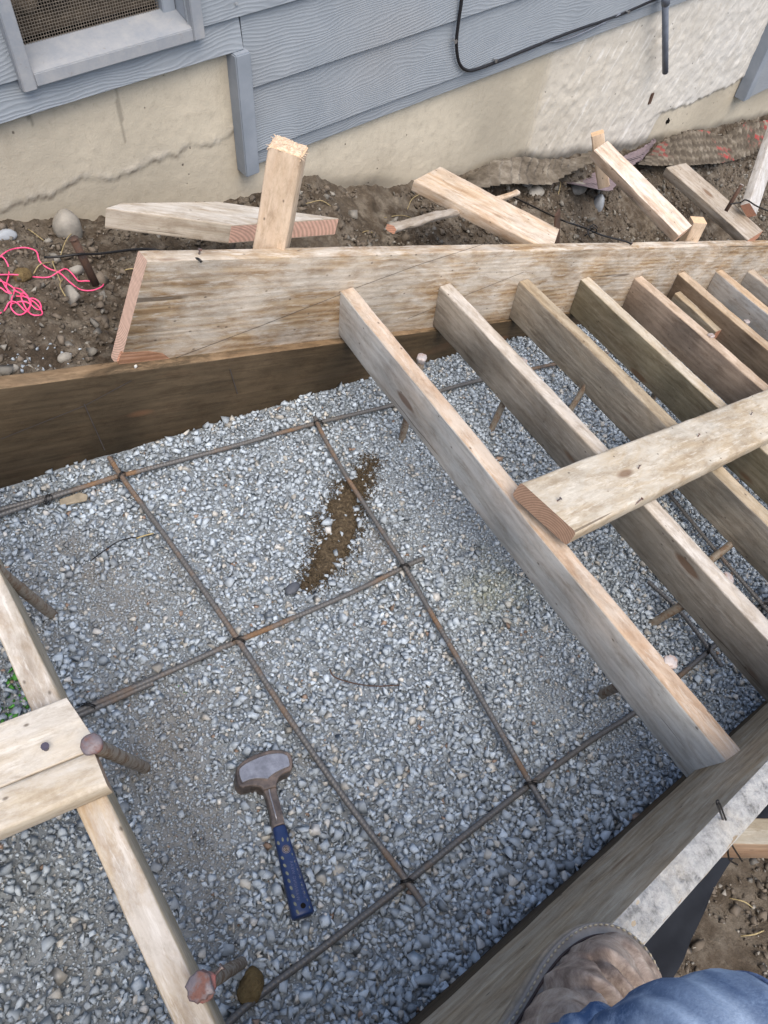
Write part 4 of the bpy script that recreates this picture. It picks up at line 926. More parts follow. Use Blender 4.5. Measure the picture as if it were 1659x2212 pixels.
# tarp outside the front stringer
tn = 150; tmm = 50; tu, tv = np.meshgrid(np.linspace(0, 1, tn), np.linspace(0, 1, tmm), indexing='ij')
oe = [onD(p) for p in ((1560, 2200), (1494, 2013), (1530, 1938), (1572, 1862))]
xo = [.0, .25]+[p[0] for p in (onD((1494, 2013)), onD((1530, 1938)), onD((1572, 1862)))]; yo = [-.36, -.34]+[p[1] for p in (onD((1494, 2013)), onD((1530, 1938)), onD((1572, 1862)))]
print('tarp', np.round(xo, 3), np.round(yo, 3))
xs = tu*2.2-.2; order = np.argsort(xo); yout = np.interp(xs, np.array(xo)[order], np.array(yo)[order])
yy = -.125*(1-tv)+yout*tv+.012*fbm(xs, tv, 8., 3, 6)*tv
zz = np.where(yy > -.2, SL*xs+.02, zdirt(xs, yy, False)+.012)+.022*fbm(xs*1., yy*3, 5., 3, 4)+(.10*np.exp(-tv/.12))
ii = np.arange(tn*tmm).reshape(tn, tmm); quad = np.stack([ii[:-1, :-1], ii[1:, :-1], ii[1:, 1:], ii[:-1, 1:]], -1).reshape(-1, 4)
tag(mesh('tarp', np.stack([xs, yy, zz], -1).reshape(-1, 3), quad, M_TARP, smooth=True), 'dark plastic sheet on the ground along the outside of the front stringer', 'tarp')

# ------------------------------------------------------------------ house
house = bpy.data.objects.new('house', None); COL.objects.link(house); house.matrix_basis = Mh
tag(house, 'house wall with blue grey lap siding over a cracked beige foundation', 'house')
zl = {}
zA = np.mean([hw(p)[1] for p in ((0, 257), (487, 110))]); zD = np.mean([hw(p)[1] for p in ((0, 178), (437, 45), (610, 0))])
zC = np.mean([hw(p)[1] for p in ((535, 184), (829, 88), (1094, 0))]); zE = np.mean([hw(p)[1] for p in ((543, 322), (829, 218))]); zF = np.mean([hw(p)[1] for p in ((543, 356), (829, 245), (1480, 0))])
uT = hw((520, 250))[0]; uTL, uTR = hw((490, 115))[0], hw((530, 115))[0]; uJ = hw((515, 60))[0]
print('siding z', [round(float(v), 3) for v in (zA, zD, zC, zE, zF)], 'u trim', uTL, uTR, uT, 'joint', uJ)
def lap(parent, u0, u1, zb, zt_, mat, yb_=-.017, yt=-.004, seed=0, name='siding_board'):
    r_ = random.Random(seed); c1, c2 = r_.random(), r_.random()
    V = [(u0, yb_, zb), (u1, yb_, zb), (u1, yt, zt_), (u0, yt, zt_), (u0, 0.02, zb), (u1, 0.02, zb), (u1, .02, zt_), (u0, .02, zt_), (u0, yb_+.0015, zb-.0015), (u1, yb_+.0015, zb-.0015)]
    Fc = [(0, 1, 2, 3), (0, 8, 9, 1), (8, 4, 5, 9), (0, 3, 7, 4, 8), (1, 9, 5, 6, 2), (3, 2, 6, 7)]
    return mesh(name, V, Fc, mat, parent=parent, cols=np.tile([c1, c2, 0], (10, 1)))
ex = zC-zE
M_SEAL = 0
uR_end = hw((1600, 205))[0]
lap(house, -2.2, uJ-.001, zA, zD+.01, M_SIDING, seed=1)
lap(house, -2.2, uJ+.45, zD, zD+ex+.01, M_SIDING, seed=2, yb_=-.018)
lap(house, uJ+.452, 9, zD, zD+ex+.01, M_SIDING, seed=7, yb_=-.018)
lap(house, uJ+.004, 9, zC, zD+.01, M_SIDING, seed=3)
lap(house, uTR+.004, 9, zE, zC+.01, M_SIDING, seed=4)
for k in range(1, 5): lap(house, -2.2, 9, zD+ex*k, zD+ex*(k+1)+.01, M_SIDING, seed=10+k)
def box(parent, name, u0, u1, y0, y1, z0, z1, mat, bev=.002, cols=None):
    bm = bmesh.new(); bmesh.ops.create_cube(bm, size=1)
    for v in bm.verts: v.co = ((u0+u1)/2+v.co.x*(u1-u0), (y0+y1)/2+v.co.y*(y1-y0), (z0+z1)/2+v.co.z*(z1-z0))
    if bev: bmesh.ops.bevel(bm, geom=list(bm.edges), offset=bev, segments=2, affect='EDGES')
    me = bpy.data.meshes.new(name); bm.to_mesh(me); bm.free()
    if cols is not None:
        a = me.color_attributes.new('tint', 'FLOAT_COLOR', 'POINT')
        for d in a.data: d.color = cols
    return link(name, me, mat, parent)
box(house, 'skirt_board', uTR+.004, 9, -.009, .02, zF, zE+.02, M_SIDING, .0015, (.3, .7, 0, 1))
# vertical battens where the siding steps down
lo = hw((522, 392), .04)
box(house, 'corner_batten', uTL+.004, uTR-.004, -.034, .0155, lo[1], zA-.002, M_GREYP, .003)
uq0, uq1 = hw((1608, 212), .04)[0], hw((1640, 200), .04)[0]; zq = hw((1612, 216), .04)[1]
box(house, 'corner_batten', uq0, uq0+.055, -.044, .0155, zq, zF-.002, M_GREYP, .003)
zq2 = hw((1640, 195))[1]
lap(house, uq0+.056, 9, zq2, zF-.001, M_SIDING, seed=31, yb_=-.014)
# foundation
uF = lambda p: hw(p, -.012)
crk = [uF(p) for p in ((-120, 490), (0, 460), (60, 430), (110, 424), (165, 393), (200, 392), (245, 380), (300, 362), (360, 340), (410, 312), (435, 317), (490, 292), (545, 270))]
ckr = [uF(p) for p in ((1394, 262), (1450, 238), (1520, 212), (1580, 180), (1612, 165), (1700, 130))]
un = np.arange(-2.0, 7.5, .006); zn = np.linspace(-2.1, zD, 330)
U_, Z_ = np.meshgrid(un, zn, indexing='ij')
cl = np.interp(U_, [c[0] for c in crk]+[crk[-1][0]+.3], [c[1] for c in crk]+[crk[-1][1]-.0])
clR = np.interp(U_, [c[0] for c in ckr], [c[1] for c in ckr])
j1 = .010*fbm(U_, Z_*0, 22., 5, 5, .65)*2; dl_ = Z_-(cl+j1); dr_ = Z_-(clR+j1)
leftzone = np.clip((crk[-1][0]+.02-U_)/.1, 0, 1); rightzone = np.clip((U_-ckr[0][0]+.02)/.15, 0, 1)
step = .0035*leftzone*np.clip(-dl_/.004, 0, 1)+.006*rightzone*np.clip(-dr_/.004, 0, 1)
band = np.exp(-np.abs(dl_-.008)/.009)*leftzone*(dl_ > -.003)*np.clip(.35+2.5*fbm(U_, Z_, 30., 4, 55), 0, 1)
sm_a, sm_b = uF((1195, 105)), uF((1135, 335)); su = sm_a[0]+(Z_-sm_a[1])*(sm_b[0]-sm_a[0])/(sm_b[1]-sm_a[1]); ds = U_-su+.012*fbm(U_, Z_, 12., 4, 71)
Yd = .012+step-.0022*band*(.4+fbm(U_, Z_, 120., 3, 7)*3)+.0018*fbm(U_, Z_, 6., 3, 3)+.0012*fbm(U_, Z_, 60., 3, 4)
whitez = np.clip(ds/.05+.5, 0, 1)*np.clip((dr_*rightzone+.2*(1-rightzone)+.01)/.02, 0, 1)
Yd += whitez*(-.002+.0042*fbm(U_, Z_, 34., 4, 14))
Yd += .006*np.exp(-(ds/.004)**2)
beige = np.array([.50, .45, .355]); col = np.ones(U_.shape+(3,))*beige
col = col*(1+.35*fbm(U_, Z_, 3., 4, 15))[..., None]
lower = np.clip(-dl_/.006, 0, 1)*leftzone; col = col*(1-.10*lower[..., None])
wcol = np.array([.57, .53, .455]); strk = np.clip((vnoise((U_-Z_*.55)*60, (Z_+U_*.1)*15, 5)-.27)*9, 0, 1)*np.clip(whitez, 0, 1)*np.clip(ds*2.5+.4, 0, 1)
fade = np.clip(ds/1.2, 0, 1)[..., None]; wc = wcol*(1-fade)+np.array([.60, .59, .56])*fade
col = col*(1-whitez[..., None]*.85)+wc*whitez[..., None]*.85
col = col*(1-strk[..., None]*.6)+np.array([.80, .78, .73])*strk[..., None]*.6
bb = np.clip(band*1.1, 0, 1)[..., None]*.5; col = col*(1-bb)+np.array([.50, .47, .42])*bb
crd = (np.exp(-((dl_+.004)/.0035)**2)*leftzone*np.clip(.5+fbm(U_, Z_*0, 30., 3, 25)*3, 0, 1)+np.exp(-((dr_+.003)/.003)**2)*rightzone*.6)[..., None]
col = col*(1-crd*.75)+np.array([.1, .075, .055])*crd*.75
# damp proof tar showing near the soil
Pw = np.stack([U_, 0*U_, Z_], -1)@Mhn[:3, :3].T+hO
hgt = Pw[..., 2]-zfoot(Pw[..., 0])+.03*fbm(U_, Z_, 8., 4, 33)
tarm = np.interp(U_, [.9, 1.15, 1.45, 1.6, 2.0, 2.3, 3.6, 7], [0, .25, .75, .3, .5, .9, .8, .7])*np.clip((.055-hgt)/.04, 0, 1)
col = col*(1-tarm[..., None])+np.array([.045, .042, .04])*tarm[..., None]
dk = np.exp(-((U_-1.02)/.05)**2-((Z_-zA+.17)/.10)**2)*.35*0
# cut marks
for (a, b__) in (((248, 185), (272, 312)), ((60, 245), (72, 275))):
    A_, B_ = uF(a), uF(b__); t_ = np.clip((Z_-B_[1])/(A_[1]-B_[1]+1e-9), 0, 1); lu = B_[0]+t_*(A_[0]-B_[0]); mk = (np.abs(U_-lu) < .004) & (Z_ > min(A_[1], B_[1])) & (Z_ < max(A_[1], B_[1]))
    col[mk] *= .6
vv_ = np.stack([U_, Yd, Z_], -1).reshape(-1, 3)
ii = np.arange(U_.size).reshape(U_.shape); quad = np.stack([ii[:-1, :-1], ii[1:, :-1], ii[1:, 1:], ii[:-1, 1:]], -1).reshape(-1, 4)
# leave out what the window niche occupies
w0, w1 = hw((57, 170)), hw((418, 62))
uc_ = vv_[quad[:, 0], 0]; zc2 = vv_[quad[:, 0], 2]
NZ0 = zA+.0
def niche():
    a0, zo_ = hw((47, 195), .02); a1 = hw((437, 80), .02)[0]; return a0+.033, a1-.033, zo_+.025, zo_+.60
n0, n1, n2_, n3_ = niche(); quad = quad[~((uc_ > n0-.012) & (uc_ < n1+.004) & (zc2 > n2_-.008) & (zc2 < n3_))]
mesh('foundation', vv_, quad, M_CONC, parent=house, smooth=True, cols=np.clip(col, 0, 1).reshape(-1, 3))
# rusty tie end and small hole in the foundation
a = uF((1406, 210)); box(house, 'rust_stain', a[0]-.010, a[0]+.010, .006, .02, a[1]-.03, a[1]+.02, M_RUST, .002)
a = uF((1444, 262)); bm = 0
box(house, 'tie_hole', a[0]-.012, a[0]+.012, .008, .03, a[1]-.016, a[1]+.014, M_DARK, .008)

# window
win = bpy.data.objects.new('window', None); COL.objects.link(win); win.parent = house
uo0, zo = hw((47, 195), .02); uo1 = hw((437, 80), .02)[0]; sw = .030; top = zo+.62
print('window', uo0, uo1, zo)
fr = bpy.data.objects.new('frame_group', None) if False else None
cc = (.5, .5, .5, 1)
def wpart(name, *a, **k):
    o = box(win, name, *a, **k); return o
wpart('stile', uo0, uo0+sw, -.036, -.001, zo, top, M_FRAME)
wpart('stile', uo1-sw, uo1, -.036, -.001, zo+.004, top, M_FRAME)
wpart('bottom_rail', uo0+sw, uo1-sw, -.034, -.001, zo+.004, zo+.032, M_FRAME)
wpart('top_rail', uo0+sw, uo1-sw, -.034, -.001, top-.03, top, M_FRAME)
# sloping sill from rail back to the screen
V = [(uo0+sw, -.030, zo+.032), (uo1-sw, -.030, zo+.032), (uo1-sw, .055, zo+.052), (uo0+sw, .055, zo+.052), (uo0+sw, -.030, zo+.01), (uo1-sw, -.030, zo+.01), (uo1-sw, .055, zo+.01), (uo0+sw, .055, zo+.01)]
mesh('sill', V, [(0, 1, 2, 3), (0, 4, 5, 1), (4, 7, 6, 5), (3, 2, 6, 7), (0, 3, 7, 4), (1, 5, 6, 2)], M_FRAME, parent=win)
for s_, uu in ((0, uo0+sw-.001), (1, uo1-sw+.001)):
    wpart('jamb', uu-(.012 if s_ == 0 else 0), uu+(.012 if s_ else 0), -.001, .06, zo+.03, top, M_GREYP, bev=0)
wpart('inner_post', uo1-sw-.034, uo1-sw-.001, .035, .07, zo+.045, top, M_GREYP)
# niche
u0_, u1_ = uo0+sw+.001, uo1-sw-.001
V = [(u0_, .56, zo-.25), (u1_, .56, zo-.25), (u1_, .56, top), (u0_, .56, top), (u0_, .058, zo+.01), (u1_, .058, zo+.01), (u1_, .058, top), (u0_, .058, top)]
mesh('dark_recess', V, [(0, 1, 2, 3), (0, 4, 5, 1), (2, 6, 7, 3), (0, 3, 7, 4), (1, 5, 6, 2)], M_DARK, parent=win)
M_JUNK = m_simple('old insulation', (.55, .42, .2), .95, .1, ns=20, col2=(.35, .22, .1), bump=.8, dist=.01); M_JUNK2 = m_simple('dusty lumber in crawl space', (.30, .24, .18), .95, .1, ns=20)
for (uu, yy_, zz_, s_, mt) in ((uo0+.19, .16, zo+.12, .035, M_JUNK), (uo0+.23, .22, zo+.24, .045, M_JUNK2), (uo0+.12, .25, zo+.08, .06, M_JUNK2)):
    bm = bmesh.new(); bmesh.ops.create_icosphere(bm, subdivisions=3, radius=s_)
    for v in bm.verts: v.co *= 1+.35*mnoise.noise(v.co*28+Vector((uu*9, 0, 0))); v.co += Vector((uu, yy_, zz_))
    me = bpy.data.meshes.new('insulation_lump'); bm.to_mesh(me); bm.free(); link('insulation_lump', me, mt, win, smooth=True)
V = [(u0_, .10, zo+.045), (u1_, .10, zo+.045), (u1_, .50, zo+.02), (u0_, .50, zo+.02)]
mesh('crawl_floor', V, [(0, 1, 2, 3)], m_simple('dusty joist', (.13, .105, .08), .95, .1, ns=12, col2=(.06, .05, .04)), parent=win)
# woven wire screen
V = []; Fc = []; pitch = .0064; yw = .05; rw = .00055
def wbar(a, b_, axis):
    k = len(V)
    if axis == 'z':
        for z in (a[2], b_[2]):
            for dx, dy in ((-rw, -rw), (rw, -rw), (rw, rw), (-rw, rw)): V.append((a[0]+dx, a[1]+dy, z))
    else:
        for x in (a[0], b_[0]):
            for dz, dy in ((-rw, -rw), (rw, -rw), (rw, rw), (-rw, rw)): V.append((x, a[1]+dy, a[2]+dz))
    for q_ in ((0, 1, 5, 4), (1, 2, 6, 5), (2, 3, 7, 6), (3, 0, 4, 7)): Fc.append(tuple(k+i for i in q_))
uu = u0_+.003
while uu < u1_-.036: wbar((uu, yw, zo+.05), (uu, yw, top-.03), 'z'); uu += pitch
zz_ = zo+.053
while zz_ < top-.03: wbar((u0_, yw+.0012, zz_), (u1_-.034, yw+.0012, zz_), 'u'); zz_ += pitch
mesh('screen', V, Fc, M_SCREEN, parent=win)
# cut the foundation/siding behind the niche: siding boards are rebuilt round the opening
def cutbox(o, u0, u1, z0, z1):
    bm = bmesh.new(); bm.from_mesh(o.data); L_ = bm.faces
    for co_, no in (((u0, 0, 0), (1, 0, 0)), ((u1, 0, 0), (1, 0, 0)), ((0, 0, z0), (0, 0, 1)), ((0, 0, z1), (0, 0, 1))):
        bmesh.ops.bisect_plane(bm, geom=list(bm.verts)+list(bm.edges)+list(bm.faces), plane_co=co_, plane_no=no)
    dele = [f for f in bm.faces if u0 < f.calc_center_median().x < u1 and z0 < f.calc_center_median().z < z1]
    bmesh.ops.delete(bm, geom=dele, context='FACES'); bm.to_mesh(o.data); bm.free()
for o in list(COL.objects):
    if o.parent == house and (o.name.startswith('siding_board')):
        cutbox(o, u0_+.002 if o.name.startswith('siding') else u0_-.004, u1_-.002, zo+.02, top-.012)

# cable, clips, conduit
def hpt(p, off): return onPlane(p, hO-hN*off, hN)
cab = tube('cable', [hpt(p, o_) for p, o_ in (((1001, -60), .026), ((997, 0), .026), ((990, 50), .026), ((986, 90), .026), ((988, 120), .026), ((994, 140), .026), ((1006, 151), .026), ((1024, 151), .024), ((1072, 134), .022), ((1130, 110), .019), ((1230, 70), .017), ((1330, 35), .016), ((1400, 5), .016), ((1440, -12), .016))], .0052, M_CABLE, 'black cable running down the siding and bending along its lower edge', 'cable', step=.012)
tube('cable', [hpt(p, .018) for p in ((1170, 92), (1220, 86), (1270, 66), (1310, 46), (1340, 30))], .003, M_CABLEP, 'thin grey painted wire sagging below the siding edge', 'cable', step=.012)
for p in ((985, 90), (1072, 132), (1359, 27)):
    P = hpt(p, .034); L = tolocal(cab.matrix_basis, P)[0]; nail(cab, L, -hN, .014, .003, .0062, M_CLIP, 'clip')
cd = bpy.data.objects.new('conduit', None); COL.objects.link(cd); A_, B_ = hpt((1437, 156), .05), hpt((1437, -60), .05); cd.location = B_
tag(cd, 'grey plastic conduit stub hanging open against the foundation', 'pipe')
dd_ = unit(B_-A_); V, Fc = tubeV([A_-B_, A_-B_+dd_*.16, B_-B_-dd_*.0], [.0125, .0125, .0125], 16); mesh('pipe', V, Fc, M_PIPE, parent=cd, smooth=True)
Cp = hpt((1438, 8), .05); V, Fc = tubeV([Cp-B_, Cp-B_+dd_*.05], [.0160, .0160], 16); mesh('coupling', V, Fc, M_PIPE, parent=cd, smooth=True)
for p in ((511, 8), ): 
    P = hpt(p, .02); q_ = tolocal(Mh, P)[0]; nail(house, q_, (0, -1, 0), .004, .002, .004, M_FRAME, 'siding_nail')

# ------------------------------------------------------------------ hammer
hq = lambda x, y: (460.8+x*.18746, 1597.4+y*.18746)
HN = unit((-SL, 0, 1)); HB = onG((600, 1780), .012)
Mham = frame(HB, onG(hq(1030, 2040), .02)-onG(hq(620, 300), .02), HN)
def hl(pts, h): return [tolocal(Mham, onPlane(hq(*p), np.array([0, 0, h]), HN))[0] for p in pts]
ham = bpy.data.objects.new('hammer', None); COL.objects.link(ham); ham.matrix_basis = Mham
tag(ham, 'drilling hammer with a worn steel head and blue grip lying on the gravel', 'hammer')
outer = [(262, 352), (300, 300), (360, 255), (430, 215), (520, 175), (600, 152), (700, 138), (780, 142), (850, 160), (890, 200), (908, 270), (905, 350), (880, 385), (820, 408), (780, 430), (748, 465), (728, 510), (722, 570), (735, 640), (752, 710), (775, 800), (797, 890), (822, 985), (680, 1035), (668, 960), (652, 870), (632, 780), (608, 690), (575, 610), (540, 572), (490, 560), (430, 558), (380, 568), (335, 582), (290, 560), (262, 500), (250, 420)]
M_HEAD = None
b = NB('forged steel', .45, .5); n1 = b.noise(b.obj(), 35., 6, .7); n2 = b.noise(b.vm('MULTIPLY', b.obj(), (40., 400., 40.)), 1., 4, .7)
M_HEADD = b.out(b.ramp(n1, [(.35, (.06, .05, .048)), (.5, (.13, .105, .09)), (.62, (.2, .15, .12)), (.75, (.33, .29, .26))]), n1, .5, .002, metal=.45)
b = NB('polished hammer cheek', .38, .5); n1 = b.noise(b.obj(), 45., 6, .7); n2 = b.mr(b.noise(b.vm('MULTIPLY', b.obj(), (160., 8., 8.)), 1., 6, .8, 2.), .62, .66)
c_ = b.ramp(n1, [(.35, (.22, .22, .235)), (.55, (.33, .33, .35)), (.75, (.47, .47, .49))]); M_CHEEK = b.out(b.mix(b.math('MULTIPLY', n2, .5), c_, (.6, .6, .6)), n1, .2, .0006, metal=.6)
def extr(name, top, base_scale, z0, z1, mat, parent, bev=.003, inset=None):
    bm = bmesh.new(); vs = [bm.verts.new((p[0], p[1], z1)) for p in top]; f = bm.faces.new(vs)
    g = bmesh.ops.extrude_face_region(bm, geom=[f]); vv = [e for e in g['geom'] if isinstance(e, bmesh.types.BMVert)]
    for v in vv: v.co.z = z0
    if bev:
        ed = [e for e in bm.edges if abs(e.verts[0].co.z-e.verts[1].co.z) < 1e-6]; bmesh.ops.bevel(bm, geom=ed, offset=bev, segments=3, affect='EDGES', profile=.6)
    bmesh.ops.recalc_face_normals(bm, faces=bm.faces); me = bpy.data.meshes.new(name); bm.to_mesh(me); bm.free()
    return link(name, me, mat, parent)
O = hl(outer, .022)
zc_ = O[0][2]
headpoly = [O[i] for i in list(range(0, 18))+list(range(28, 37))]
extr('head', headpoly, 1, zc_-.024, zc_+.009, M_HEADD, ham, .0035)
shank = [O[i] for i in range(14, 32)]
extr('shank', shank, 1, zc_-.012, zc_+.006, M_HEADD, ham, .0035)
cheek = [(300, 345), (330, 312), (380, 275), (430, 250), (530, 205), (640, 170), (740, 158), (800, 163), (850, 185), (870, 230), (882, 290), (870, 312), (800, 340), (760, 358), (710, 385), (672, 412), (645, 435), (628, 455), (560, 448), (520, 448), (480, 450), (440, 458), (400, 470), (335, 497), (310, 440), (296, 390)]
Cc = hl(cheek, .034); extr('cheek', Cc, 1, zc_+.004, zc_+.0125, M_CHEEK, ham, .0012)
ridge = hl([(630, 452), (640, 560), (660, 650), (690, 760), (715, 850), (735, 930)], .03)
V, Fc = tubeV([np.array([p[0], p[1], zc_+.006]) for p in ridge], [.0012]*6, 6); mesh('shank_ridge', V, Fc, M_CHEEK, parent=ham, smooth=True)
# grip
G0 = (np.array(hl([(680, 1035)], .022)[0])+np.array(hl([(826, 985)], .022)[0]))/2; G1 = (np.array(hl([(905, 2105)], .022)[0])+np.array(hl([(1160, 2000)], .022)[0]))/2
wA, wB = np.linalg.norm(np.array(hl([(680, 1035)], .022)[0])-np.array(hl([(826, 985)], .022)[0])), np.linalg.norm(np.array(hl([(905, 2105)], .022)[0])-np.array(hl([(1160, 2000)], .022)[0]))
print('hammer grip', wA, wB, np.linalg.norm(G1-G0), 'head', np.linalg.norm(Cc[0]-Cc[10]))
b = NB('blue rubber grip', .42, .5); n1 = b.noise(b.obj(), 60., 5, .6); M_GRIP = b.out(b.mix(b.mr(n1, .4, .7), (.007, .022, .085), (.016, .036, .11)), n1, .15, .0006)
gd = unit(G1-G0); gp = np.array([-gd[1], gd[0], 0]); V = []; Fc = []; nS = 20; LG = np.linalg.norm(G1-G0)
ts = [0, .012, .03, .1, .3, .5, .7, .85, .95, .985, 1.0]
for t in ts:
    wv = (wA*(1-t)+wB*t)*.5*(1 if t < .96 else (.97 if t < .99 else .86)); hv = wv*.78
    if t == 0: wv *= .93; hv *= .93
    for k in range(nS):
        a = 2*PI*k/nS; ce, se = math.cos(a), math.sin(a); ex_ = .75
        V.append(G0*(1-t)+G1*t+gp*wv*abs(ce)**ex_*np.sign(ce)+np.array([0, 0, 1])*(hv*abs(se)**ex_*np.sign(se)+(wB*.10)*t))
for i in range(len(ts)-1):
    for k in range(nS): a = i*nS+k; b2 = i*nS+(k+1) % nS; Fc.append((a, b2, b2+nS, a+nS))
Fc.append(tuple(reversed(range(nS)))); Fc.append(tuple((len(ts)-1)*nS+k for k in range(nS)))
grip = mesh('grip', V, Fc, M_GRIP, parent=ham, smooth=True)
bm = bmesh.new(); bm.from_mesh(grip.data); bmesh.ops.recalc_face_normals(bm, faces=bm.faces); bm.to_mesh(grip.data); bm.free()
def gz_at(t, s):     # height of the grip's upper surface at t along, s (-1..1) across
    wv = (wA*(1-t)+wB*t)*.5; hv = wv*.78; c1 = min(.999, abs(s))**(1/.75); se = math.sqrt(max(0, 1-c1*c1)); return wv, hv*se**.75+wB*.10*t+(G0*(1-t)+G1*t)[2]
def gpt(t, s, lift=.0004): wv, z = gz_at(t, s); P = G0*(1-t)+G1*t+gp*wv*s; return np.array([P[0], P[1], z+lift])
def gfromimg(x, y):
    L = np.array(hl([(x, y)], .036)[0]); v = (L-G0)[:2]; t = (v@gd[:2])/LG; wv = (wA*(1-t)+wB*t)*.5; return t, (v@gp[:2])/wv
M_DOT = m_simple('worn grip dimple', (.19, .2, .165), .7, .3, ns=200)
V = []; Fc = []
dots = [(755, 1182, .25), (803, 1145, -.1), (862, 1142, -.35), (800, 1358, .4), (826, 1448, .45), (852, 1540, .4), (872, 1628, .3), (896, 1712, .3), (917, 1808, .4), (940, 1900, .3), (966, 1992, .3), (912, 1316, 0), (940, 1402, 0), (968, 1495, 0), (1000, 1580, 0), (1020, 1680, 0), (1050, 1765, 0), (1080, 1855, 0), (1106, 1940, 0)]
for j, (x, y, tw) in enumerate(dots):
    t, s_ = gfromimg(x, y); s_ = max(-.85, min(.85, s_)); wv, _ = gz_at(t, s_); k = len(V); V.append(gpt(t, s_))
    sz = .0036 if j < 11 else .0022
    for q_ in range(10):
        a = q_*2*PI/10; da, db = math.cos(a)*sz, math.sin(a)*sz*.5; da, db = da*math.cos(tw)-db*math.sin(tw), da*math.sin(tw)+db*math.cos(tw)
        V.append(gpt(t+da/LG, max(-.95, min(.95, s_+db/wv))))
    for q_ in range(10): Fc.append((k, k+1+q_, k+1+(q_+1) % 10))
mesh('dimples', V, Fc, M_DOT, parent=grip)
t, s_ = gfromimg(842, 1258); s_ = max(-.5, min(.5, s_)); wv, _ = gz_at(t, s_); V = []; Fc = []
M_EMB = m_simple('emblem metal', (.30, .26, .24), .6, .4, .3, ns=200, col2=(.18, .14, .12))
for ring_, (ra, rb_) in enumerate(((.0058, .0066), (.0, .0046))):
    for q_ in range(24):
        a = q_*2*PI/24; a2 = (q_+1)*2*PI/24; k = len(V)
        for (rr_, aa) in ((ra, a), (rb_, a), (rb_, a2), (ra, a2)): V.append(gpt(t+rr_*math.cos(aa)/LG, s_+rr_*math.sin(aa)/wv, .0006+.0002*ring_))
        Fc.append((k, k+1, k+2, k+3))
k = len(V)
mesh('round_emblem', V, Fc, M_EMB, parent=grip)
V = []; Fc = []
for (a0, a1) in (((-.0036, -.0016), (.0036, .0016)), ((-.0038, .0), (-.0002, .0030)), ((.0002, -.003), (.0038, 0))):
    k = len(V); a0 = np.array(a0); a1 = np.array(a1); e_ = (a1-a0)/np.linalg.norm(a1-a0); n_ = np.array([-e_[1], e_[0]])*.0004
    for q_ in (a0-n_, a0+n_, a1+n_, a1-n_): V.append(gpt(t+q_[0]/LG, s_+q_[1]/wv, .0012))
    Fc.append((k, k+1, k+2, k+3))
mesh('emblem_mark', V, Fc, M_DARK, parent=grip)
# moulded warning words along the grip
def words(txt, t0, s0, t1, s1, size, mat):
    cu_ = bpy.data.curves.new('lettering', 'FONT'); cu_.body = txt; cu_.size = size; cu_.extrude = .0; cu_.space_character = 1.15
    ob = bpy.data.objects.new('lettering', cu_); COL.objects.link(ob); dg = bpy.context.evaluated_depsgraph_get(); me = bpy.data.meshes.new_from_object(ob.evaluated_get(dg))
    bpy.data.objects.remove(ob); n = len(me.vertices); a = np.zeros(n*3); me.vertices.foreach_get('co', a); a = a.reshape(-1, 3)
    L_ = a[:, 0].max(); out = []
    for x, y, z in a:
        u_ = x/L_; t = t0+(t1-t0)*u_; s_ = s0+(s1-s0)*u_
        wv, _ = gz_at(t, s_); out.append(gpt(t, s_+y/wv*-1 if t1 > t0 else s_+y/wv, .0009))
    me.vertices.foreach_set('co', np.array(out, np.float32).ravel()); me.materials.append(mat)
    o = bpy.data.objects.new('lettering', me); COL.objects.link(o); o.parent = grip
M_LET = m_simple('raised worn letters', (.12, .135, .24), .5, .4)
ta, sa = gfromimg(960, 1870); tb, sb = gfromimg(880, 1400)
print('text', ta, sa, tb, sb, 'gp', gp)
if gp@np.array([0, 1, 0]) > 0: pass
words('WARNING WEAR', ta, sa-.0, tb, sb, .0072, M_LET)
ta, sa = gfromimg(1040, 1840); tb, sb = gfromimg(925, 1350); words('SAFETY GOGGLES', ta, min(.8, max(-.8, sa)), tb, sb, .0066, M_LET)
t, s_ = gfromimg(1030, 1922); s_ = max(-.8, min(.8, s_)); wv, _ = gz_at(t, s_); V = [gpt(t, s_, .0008)]+[gpt(t+.0042*math.cos(a)/LG, s_+.0042*math.sin(a)/wv, .0008) for a in np.arange(12)*PI/6]
mesh('hang_hole', V, [(0, 1+k, 1+(k+1) % 12) for k in range(12)], M_DARK, parent=grip)

# ------------------------------------------------------------------ person: boot on the stringer, knee of the jeans
def m_leather():
    b = NB('scuffed brown leather', .62, .35); o = b.obj(); n = b.noise(o, 34., 8, .74, .6); n2 = b.noise(o, 190., 5, .75)
    c = b.ramp(n, [(.3, (.085, .058, .045)), (.45, (.22, .165, .13)), (.57, (.36, .29, .235)), (.72, (.50, .43, .365))])
    c = b.mix(b.mr(n2, .6, .75, 0, .4), c, (.08, .055, .045)); return b.out(c, n2, .4, .0015)
M_LEA = m_leather()
b = NB('blue denim', .85, .2); o_ = b.obj(); n1 = b.noise(o_, 22., 6, .65); n2 = b.noise(o_, 420., 3, .7); n3 = b.noise(o_, 120., 6, .8)
at = b.attr(); c_ = b.mix(b.mr(n1, .38, .66), b.mix(.4, at, (.03, .06, .13)), at); c_ = b.mix(b.mr(n3, .48, .64, 0, .75), c_, b.mix(.5, at, (.36, .46, .6))); c_ = b.mix(b.mr(n2, .4, .7, 0, .25), c_, (.04, .075, .17))
M_JEAN = b.out(c_, b.math('ADD', n2, n3), .35, .0012)
M_SOLE = m_simple('worn rubber welt', (.33, .27, .2), .8, .2, ns=40, col2=(.2, .17, .13), bump=.5)
M_MID = m_simple('grey midsole edge', (.27, .245, .22), .8, .2, ns=40)
M_STITCH = m_simple('cream stitch', (.42, .37, .27), .8, .2)
M_SKIN = m_simple('skin', (.45, .29, .21), .55, .4)
sdir = unit((1, -.04, -.365)); top_z = ztf(.3)+.0085
